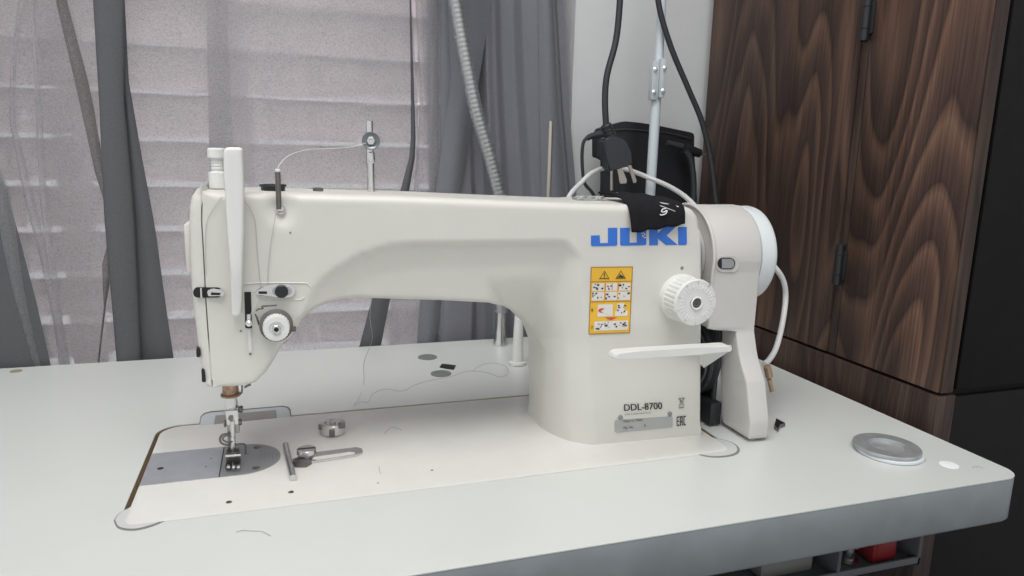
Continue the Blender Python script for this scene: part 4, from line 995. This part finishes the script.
# ================================================================== THINGS ON THE TABLE
# bobbin case
bcn = thing('bobbin_case', 'small steel bobbin case standing on the machine bed', 'bobbin case', tuple(atz(333, 437, BZ)))
c = atz(333, 433, BZ); c.z = BZ+0.0003
bm = NB(); lathe(bm, c, (0, 0, 1), [(0, 0.0098), (0.0008, 0.0108), (0.009, 0.0108), (0.0098, 0.0100), (0.0098, 0.0075), (0.0070, 0.0070), (0.0070, 0.003), (0.0105, 0.0025), (0.0105, 0.001)], 40, hook=lambda i, t, r: r*(0.86 if (4 <= i <= 9 and 0.0005 < t < 0.0095 and r > 0.009) else 1)); link('case_body', bm, STEEL, bcn, smooth=30)
bm = NB(); box(bm, (c.x-0.004, c.y-0.0115, BZ+0.001), (c.x+0.001, c.y-0.0095, BZ+0.008), 0.0005); box(bm, (c.x-0.0125, c.y-0.003, BZ+0.005), (c.x-0.009, c.y+0.002, BZ+0.009), 0.0006); box(bm, (c.x+0.004, c.y-0.0105, BZ+0.0075), (c.x+0.010, c.y-0.004, BZ+0.0115), 0.0006); link('latch', bm, DSTEEL, bcn)
# seam guide
sg = thing('seam_guide', 'steel T-shaped seam guide with slotted arm and thumb screw on the bed', 'seam guide', tuple(atz(300, 462, BZ)))
bm = NB(); zz = BZ+0.0002
a = atz(285.5, 443, zz+0.004); b = atz(293, 476, zz+0.004); tube(bm, [Vector((a.x, a.y, zz+0.0022)), Vector((b.x, b.y, zz+0.0026))], 0.0026, 12, 1); link('guide_bar', bm, STEEL, sg)
bm = NB(); q = [atz(*p, zz) for p in ((297, 459.5), (302, 456), (356, 449.2), (362, 450.5), (363, 454), (358, 456.5), (310, 464), (300, 465.5))]
prism(bm, q, (0, 0, 0.0022)); bmesh.ops.bevel(bm, geom=bm.edges[:], offset=0.0004, segments=2, affect='EDGES'); link('slotted_arm', bm, STEEL, sg)
bm = NB(); q = [atz(*p, zz+0.0024) for p in ((312, 459.2), (314, 457.2), (350, 451.9), (355, 452.6), (354, 454.2), (318, 459.8))]; prism(bm, q, (0, 0, 0.0002)); link('arm_slot', bm, BED, sg)
bm = NB(); q = [atz(*p, zz) for p in ((293, 463), (299, 461), (312, 464), (306, 467.5), (295, 467.5))]; prism(bm, q, (0, 0, 0.0035)); link('guide_foot', bm, DSTEEL, sg)
bm = NB(); c = atz(306.5, 455, zz+0.003); lathe(bm, (c.x, c.y, zz+0.002), (0, 0, 1), [(0, 0.003), (0.002, 0.003), (0.0022, 0.0072), (0.003, 0.0078), (0.0062, 0.0078), (0.0068, 0.0070)], 40); link('thumb_screw', bm, STEEL, sg)
bm = NB(); box(bm, (c.x-0.0068, c.y-0.0006, BZ+0.0088), (c.x+0.0068, c.y+0.0006, BZ+0.0094)); link('screw_slot', bm, DARK, sg)
# round metal ring dish
rg_ = thing('magnetic_ring', 'round steel ring weight on a white base near the table corner', 'ring', tuple(atz(885, 452, 0)))
c = atz(886, 452, 0); ex = (atz(919, 455, 0)-atz(852, 449, 0)).length/2
bm = NB(); lathe(bm, (c.x+0.0015, c.y-0.002, 0.0002), (0, 0, 1), [(0, ex*0.97), (0.0008, ex*1.0), (0.0025, ex*1.0), (0.0032, ex*0.97)], 56); link('ring_base', bm, WHEEL, rg_)
bm = NB(); lathe(bm, (c.x, c.y, 0.0034), (0, 0, 1), [(0, ex*0.98), (0.0006, ex), (0.0026, ex), (0.0034, ex*0.98), (0.0034, ex*0.55), (0.0026, ex*0.54), (0.0012, ex*0.53), (0.0012, ex*0.02)], 56); link('ring_top', bm, mat('zinc_plate', (0.46, 0.475, 0.49), 0.4, 0.5, bump=0.05, bscale=60, var=0.2, vscale=90), rg_)
bm = NB(); lathe(bm, (c.x, c.y, 0.0046), (0, 0, 1), [(0, ex*0.52), (0.0004, ex*0.52), (0.0006, ex*0.50)], 40); link('ring_centre', bm, mat('bright_zinc', (0.70, 0.73, 0.75), 0.3, 0.6, var=0.15, vscale=120), rg_)
# small flat bright white disc
c = atz(949, 465); bm = NB(); lathe(bm, (c.x, c.y, 0.0001), (0, 0, 1), [(0, 0.0075), (0.0004, 0.0073), (0.0006, 0.006)], 32); tag(link('white_disc', bm, mat('bright_white', (1.0, 1.0, 1.0), 0.3)), 'small bright white round disc at the table corner', 'cap')
# grey hole caps, flat black patch standing for a rectangular cut-out
for p, l in (((427.5, 357.5), 'grey round cap in the table top, the farther one from the machine'), ((441, 374), 'grey round cap in the table top, the nearer one to the machine')):
    c = atz(*p); bm = NB(); lathe(bm, (c.x, c.y, 0.0), (0, 0, 1), [(0.0001, 0.0118), (0.0010, 0.0116), (0.0018, 0.009), (0.0016, 0.004), (0.0014, 0.0005)], 36); tag(link('hole_cap', bm, GREYCAP), l, 'cap', 'grey caps behind the machine')
bm = NB(); q = [atz(*p, 0.0001) for p in ((439.5, 367.5), (442, 364.3), (456, 365.8), (454, 369.8), (447, 369.0))]; prism(bm, q, (0, 0, 0.0009)); tag(link('cutout_patch', bm, BLACK), 'small flat black patch standing for the cut-out between the two grey caps', 'clip')
# white spool post
c = atz(517.5, 364.5); yy = c.y
sp_ = thing('spool_post', 'white tapered plastic post on the table behind the machine pillar', 'post', (c.x, yy, 0))
hh = aty(515.5, 310, yy).z
bm = NB(); lathe(bm, (c.x, yy, 0.0002), (0, 0, 1), [(0, 0.0098), (0.0005, 0.0106), (0.004, 0.0106), (0.0045, 0.009)], 32); link('base_flange', bm, WHITE, sp_)
bm = NB(); lathe(bm, (c.x, yy, 0.004), (0, 0, 1), [(0, 0.0072), (hh-0.012, 0.0050), (hh-0.006, 0.0040), (hh-0.004, 0.0020)], 24); link('post', bm, WHITE, sp_)
# thin steel rod
p1 = aty(550, 121, 0.30); bm = NB(); lathe(bm, (p1.x+0.001, 0.30, 0.0), (0, 0, 1), [(0, 0.010), (0.003, 0.010), (0.004, 0.0032), (p1.z-0.003, 0.0030), (p1.z-0.0005, 0.0024), (p1.z, 0.001)], 18)
tag(link('spool_pin', bm, mat('aged_steel', (0.48, 0.44, 0.40), 0.35, 0.9)), 'thin upright steel spool pin in front of the heavy grey curtain', 'pin')
# gooseneck lamp
gn = thing('gooseneck_lamp', 'flexible ribbed metal gooseneck stalk rising in front of the curtains', 'lamp', tuple(atz(501, 338)))
GY = 0.375; base = aty(500.3, 340, GY); 
pts = [aty(501, 312, GY), aty(503, 270, GY), aty(503.5, 215, GY), aty(498, 190, GY), aty(489, 155, GY), aty(476, 110, GY), aty(466, 62, GY), aty(460, 30, GY), aty(455, 0, GY), aty(449, -40, GY), aty(448, -90, GY)]
Q = spline(pts, 40); L = sum((a-b).length for a, b in zip(Q, Q[1:]))
bm = NB(); NR = int(L/0.0044); acc = [0]
for a, b in zip(Q, Q[1:]): acc.append(acc[-1]+(a-b).length)
fine = []; st = 0.0011; s = 0; i = 0
while s < L:
    while acc[i+1] < s: i += 1
    f = (s-acc[i])/(acc[i+1]-acc[i]); fine.append(Q[i].lerp(Q[i+1], f)); s += st
cnt = len(fine)
tube(bm, fine, 0.0075, 16, 1, rf=lambda t: 0.0083+(0.00035 if int(round(t*(cnt-1))) % 5 in (1, 2, 3) else 0)); link('flexible_neck', bm, mat('neck_metal', (0.42, 0.43, 0.44), 0.42, 0.8), gn, smooth=60)
bm = NB(); lathe(bm, (base.x, GY, 0.0002), (0, 0, 1), [(0, 0.0098), (0.003, 0.0098), (0.010, 0.0078), (0.028, 0.0060), (aty(501, 306, GY).z, 0.0055)], 24); link('neck_base', bm, STEEL, gn)
bm = NB(); e = pts[-1]; lathe(bm, e+Vector((0, 0, -0.004)), (-0.2, -0.8, 0.5), [(0, 0.012), (0.03, 0.030), (0.09, 0.05), (0.091, 0.047), (0.03, 0.026)], 32); link('lamp_shade', bm, mat('shade_grey', (0.4, 0.4, 0.4), 0.4, 0.5), gn)

# white upright pole with a bolted bracket
PY = 0.355
q0 = aty(649.5, 198, PY); q1 = aty(661, 0, PY); dq = (q1-q0).normalized()
pl_ = thing('stand_pole', 'white tubular thread stand pole with a bolted bracket joint', 'pole', (q0.x, PY, 0))
bm = NB(); lo_ = q0-dq*((q0.z-0.002)/dq.z); tube(bm, [lo_, aty(656, 100, PY)], 0.0066, 20, 1); link('lower_tube', bm, POLE, pl_)
bm = NB(); tube(bm, [aty(656.3, 105, PY), q1+dq*0.3], 0.0056, 20, 1); link('upper_tube', bm, POLE, pl_)
bm = NB(); lathe(bm, lo_, (0, 0, 1), [(-0.0018, 0.02), (0.002, 0.02), (0.006, 0.010), (0.012, 0.009)], 28); link('pole_base', bm, POLE, pl_)
br = aty(656.8, 80, PY-0.006)
bm = NB(); Mx = Matrix.Translation(br) @ dq.to_track_quat('Z', 'Y').to_matrix().to_4x4()
def bb(bm, a, b, bev=0.001): box(bm, a, b, bev, 2, Matrix.Translation(br))
bb(bm, (-0.0085, -0.004, -0.025), (0.001, 0.006, 0.023)); bb(bm, (0.0015, -0.007, -0.022), (0.0090, 0.004, 0.026)); jb = link('joint_bracket', bm, mat('bracket_grey', (0.50, 0.55, 0.58), 0.4), pl_)
bm = NB()
for (x, z_, y_) in ((-0.0055, 0.012, -0.004), (-0.0055, -0.016, -0.004), (0.006, 0.014, -0.007), (0.006, -0.014, -0.007)):
    bm = NB(); lathe(bm, br+Vector((x, y_, z_)), (-0.3, -1, 0.1), [(-0.001, 0.0028), (0.0015, 0.0028), (0.002, 0.0016), (0.004, 0.0014)], 12); link('bolt', bm, STEEL, jb)

# black adapter box behind the pole
AYb = 0.392
bm = NB()
def Z5(a, b): return (570+a/5.763, 100+b/5.763)
bp = [aty(*Z5(*p), AYb) for p in ((150, 215), (168, 165), (250, 140), (320, 122), (400, 130), (520, 150), (690, 185), (712, 190), (720, 205), (715, 290), (722, 380), (728, 480), (735, 560))]
bl_ = [aty(*Z5(*p), AYb) for p in ((195, 560), (200, 480), (205, 345), (150, 330))]
bots = [Vector((bp[-1].x, AYb, 0.001)), Vector((bl_[0].x, AYb, 0.001))]
prism(bm, bp+bots+bl_, (0, 0.014, 0)); bmesh.ops.bevel(bm, geom=bm.edges[:], offset=0.0012, segments=2, affect='EDGES', clamp_overlap=True)
ad = thing('adapter_box', 'black plastic power adapter box standing behind the white pole', 'adapter', (0.58, AYb, 0.001))
link('housing', bm, BLACK, ad)
bm = NB(); tube(bm, [aty(*Z5(*p), AYb-0.001) for p in ((170, 185), (250, 175), (330, 170), (450, 180), (560, 190), (700, 225))], 0.0014, 8, 5); link('lid_edge', bm, RUBBER, ad)

# power plug hanging in front
PYY = 0.305
pg = thing('power_plug', 'black three-prong power plug dangling on its cord above the machine', 'plug', tuple(aty(*Z5(270, 300), PYY)))
bm = NB(); tube(bm, [aty(*p, PYY) for p in ((623, -90), (622, -40), (620, 0), (616, 40), (607, 75), (605, 100), (606, 125))], 0.0038, 12, 8); link('cord', bm, RUBBER, pg)
bm = NB(); prism(bm, [aty(*Z5(*p), PYY-0.010) for p in ((200, 230), (215, 215), (270, 207), (310, 225), (335, 245), (352, 300), (368, 372), (345, 378), (325, 375), (250, 412), (225, 405), (210, 320))], (0, 0.020, 0)); bmesh.ops.bevel(bm, geom=bm.edges[:], offset=0.0022, segments=3, affect='EDGES', clamp_overlap=True); link('plug_body', bm, mat('plug_charcoal', (0.035, 0.038, 0.043), 0.5), pg)
bm = NB(); tA = aty(*Z5(205, 140), PYY); tB = aty(*Z5(235, 215), PYY)
lathe(bm, tA, tB-tA, [(0, 0.0055)] + [((tB-tA).length*t, r) for t, r in ((.08, .0068), (.2, .0068), (.22, .0056), (.3, .0056), (.32, .0072), (.45, .0072), (.47, .0060), (.55, .0060), (.57, .0076), (.7, .0076), (.72, .0066), (.8, .0066), (.82, .008), (1, .008))], 20); link('strain_relief', bm, RUBBER, pg)
bm = NB()
for pts_, dy in ((((274, 400), (300, 392), (328, 462), (324, 480), (292, 482), (286, 470)), -0.004), (((335, 378), (352, 372), (384, 465), (380, 476), (366, 478)), 0.004)):
    prism(bm, [aty(*Z5(*p), PYY+dy) for p in pts_], (0, 0.0016, 0))
tube(bm, [aty(*Z5(240, 405), PYY+0.008), aty(*Z5(240, 520), PYY+0.008)], 0.0020, 10, 1)
link('prong', bm, mat('nickel', (0.55, 0.50, 0.45), 0.35, 0.9), pg)
# thin dark cable at its left
bm = NB(); tube(bm, [aty(*Z5(*p), 0.36) for p in ((165, 200), (120, 208), (82, 235), (70, 300), (72, 400), (85, 480), (125, 530), (170, 600))], 0.0022, 10, 8); tube(bm, [aty(*Z5(*p), 0.36) for p in ((180, 196), (150, 202), (118, 210), (98, 222))], 0.004, 10, 5, rf=lambda t: 0.0048-0.0014*t)
tag(link('adapter_cable', bm, RUBBER), 'thin black cable looping down left of the dangling power plug', 'cable')
# right hand barrel plug and cables
bm = NB(); tube(bm, [aty(*Z5(*p), 0.375) for p in ((555, 245), (620, 262), (680, 280))], 0.0042, 12, 5, rf=lambda t: 0.0035+0.0015*t)
jk = thing('barrel_plug', 'black barrel plug with a metal tip at the right of the adapter box', 'plug', tuple(aty(*Z5(680, 290), 0.375)))
link('cable_neck', bm, RUBBER, jk)
bm = NB(); a = aty(*Z5(650, 275), 0.372); b = aty(*Z5(748, 308), 0.372); tube(bm, [a, b], 0.0072, 16, 1, rf=lambda t: 0.0076-0.0018*t); link('plug_body', bm, BLACK, jk)
bm = NB(); c = aty(*Z5(800, 322), 0.372); tube(bm, [b, c], 0.0022, 12, 1); link('plug_tip', bm, STEEL, jk)
bm = NB(); tube(bm, [aty(*Z5(*p), 0.368) for p in ((665, 290), (690, 330), (706, 400), (712, 480), (712, 600))], 0.0042, 12, 8); link('cable', bm, RUBBER, jk)
bm = NB(); tube(bm, [aty(*p, 0.34) for p in ((652, -60), (657, -10), (661, 15), (672, 50), (688, 88), (702, 122), (711, 160), (716, 200), (722, 240))], 0.0036, 12, 8)
tag(link('hanging_cord', bm, RUBBER), 'black cord sweeping down in front of the wardrobe edge behind the machine', 'cord')
bm = NB(); tube(bm, [aty(*p, y_) for p, y_ in (((560, 215), .30), ((570, 195), .31), ((580, 184), .325), ((592, 173), .335), ((608, 167.5), .340), ((625, 169), .340), ((650, 178), .338), ((672, 188), .29), ((690, 201), .22), ((705, 220), .17))], 0.0030, 12, 8)
tag(link('white_cord', bm, CABLEW), 'white cable arching behind the arm top under the black plug', 'cord')
bm = NB(); tube(bm, [aty(*p, y_) for p, y_ in (((752, 262), .11), ((764, 258), .105), ((777, 270), .10), ((784, 283), .10), ((785.5, 300), .10), ((782, 325), .09), ((776, 348), .08), ((769, 360), .07), ((764, 364), .062))], 0.0028, 12, 8)
tag(link('handwheel_cable', bm, CABLEW), 'white cable curving from behind the handwheel down to the table', 'cable')
bm = NB(); c = aty(647, 194, 0.30)

# loose threads
def thr(name, pts, label, mt=THREAD, r=0.0002):
    bm = NB(); tube(bm, pts, r, 6, 6); o = link(name, bm, mt); tag(o, label, 'thread'); return o
thr('loose_thread', [atz(*p, 0.0006) for p in ((354, 406), (360, 402), (368, 402), (373, 394), (385, 389), (402, 391), (415, 385), (432, 380), (450, 377), (468, 371), (488, 373), (500, 377), (508, 373), (505, 366), (490, 363), (478, 367), (472, 372))], 'dark thread wandering and looping across the table behind the bed')
thr('loose_thread', [aty(371.5, 298, 0.125), aty(370, 318, 0.14), aty(372, 340, 0.16), aty(364, 362, 0.17), Vector((atz(364, 385).x, atz(364, 385).y, 0.004)), atz(360, 396, 0.0006), atz(354, 405, 0.0006)], 'dark thread hanging from under the arm down to the table')
thr('loose_thread', [atz(*p, 0.0006) for p in ((236, 532), (243, 530.5), (252, 531), (262, 531.5), (271, 536))], 'short thread bit on the table in front of the bed')
thr('loose_thread', [atz(*p, BZ+0.0006) for p in ((384, 434), (388, 429.5), (393, 427), (398, 428.5), (402, 430))], 'short curled thread bit on the bed right of the bobbin case')
thr('loose_thread', [atz(*p, BZ+0.0006) for p in ((379, 466), (379.5, 471), (381, 474))], 'tiny thread bit on the bed below the seam guide')
thr('loose_thread', [atz(*p, 0.0006) for p in ((972, 467.5), (976, 466.5), (980, 467), (983, 468.5))], 'tiny dark thread bit right of the white spot at the table corner')
pa = aty(277.6, 168, 0.040)
thr('needle_thread', [pa, aty(283, 160, 0.05), aty(292, 154, 0.06), aty(308, 149.5, 0.07), aty(330, 148.5, 0.08), aty(350, 147, 0.09), aty(366, 143, 0.094)], 'white thread arcing from the guide pin to the chrome tension post', WTHREAD)
thr('needle_thread', [surf(*p, 0.0012) for p in ((276, 213), (273, 230), (270, 250), (268, 272), (268, 288))], 'thread running down from the guide pin to the guide plate')
thr('needle_thread', [surf(*p, 0.0012) for p in ((245, 202), (251, 210), (255, 222), (256.5, 240), (258, 262), (261, 288))], 'thread emerging right of the white guard and running down to the guide plate')
thr('needle_thread', [surf(*p, 0.0012) for p in ((222, 197), (214, 208), (207, 222), (205.5, 245), (206, 275))], 'thread curving down the face left of the white guard')
thr('needle_thread', [surf(*p, 0.0030) for p in ((258, 298), (254, 308), (250, 316), (249, 323))], 'white thread from the guide plate to the take up lever', WTHREAD)
# little worn mark at the far left of the table
c = atz(16, 371.3); bm = NB(); lathe(bm, (c.x, c.y, 0.0001), (0, 0, 1), [(0, 0.006), (0.0004, 0.006), (0.0006, 0.0045), (0.0003, 0.0035)], 24); tag(link('table_plug', bm, mat('plug_tan', (0.33, 0.28, 0.22), 0.6)), 'small tan screw plug in the table top at the far left', 'plug')
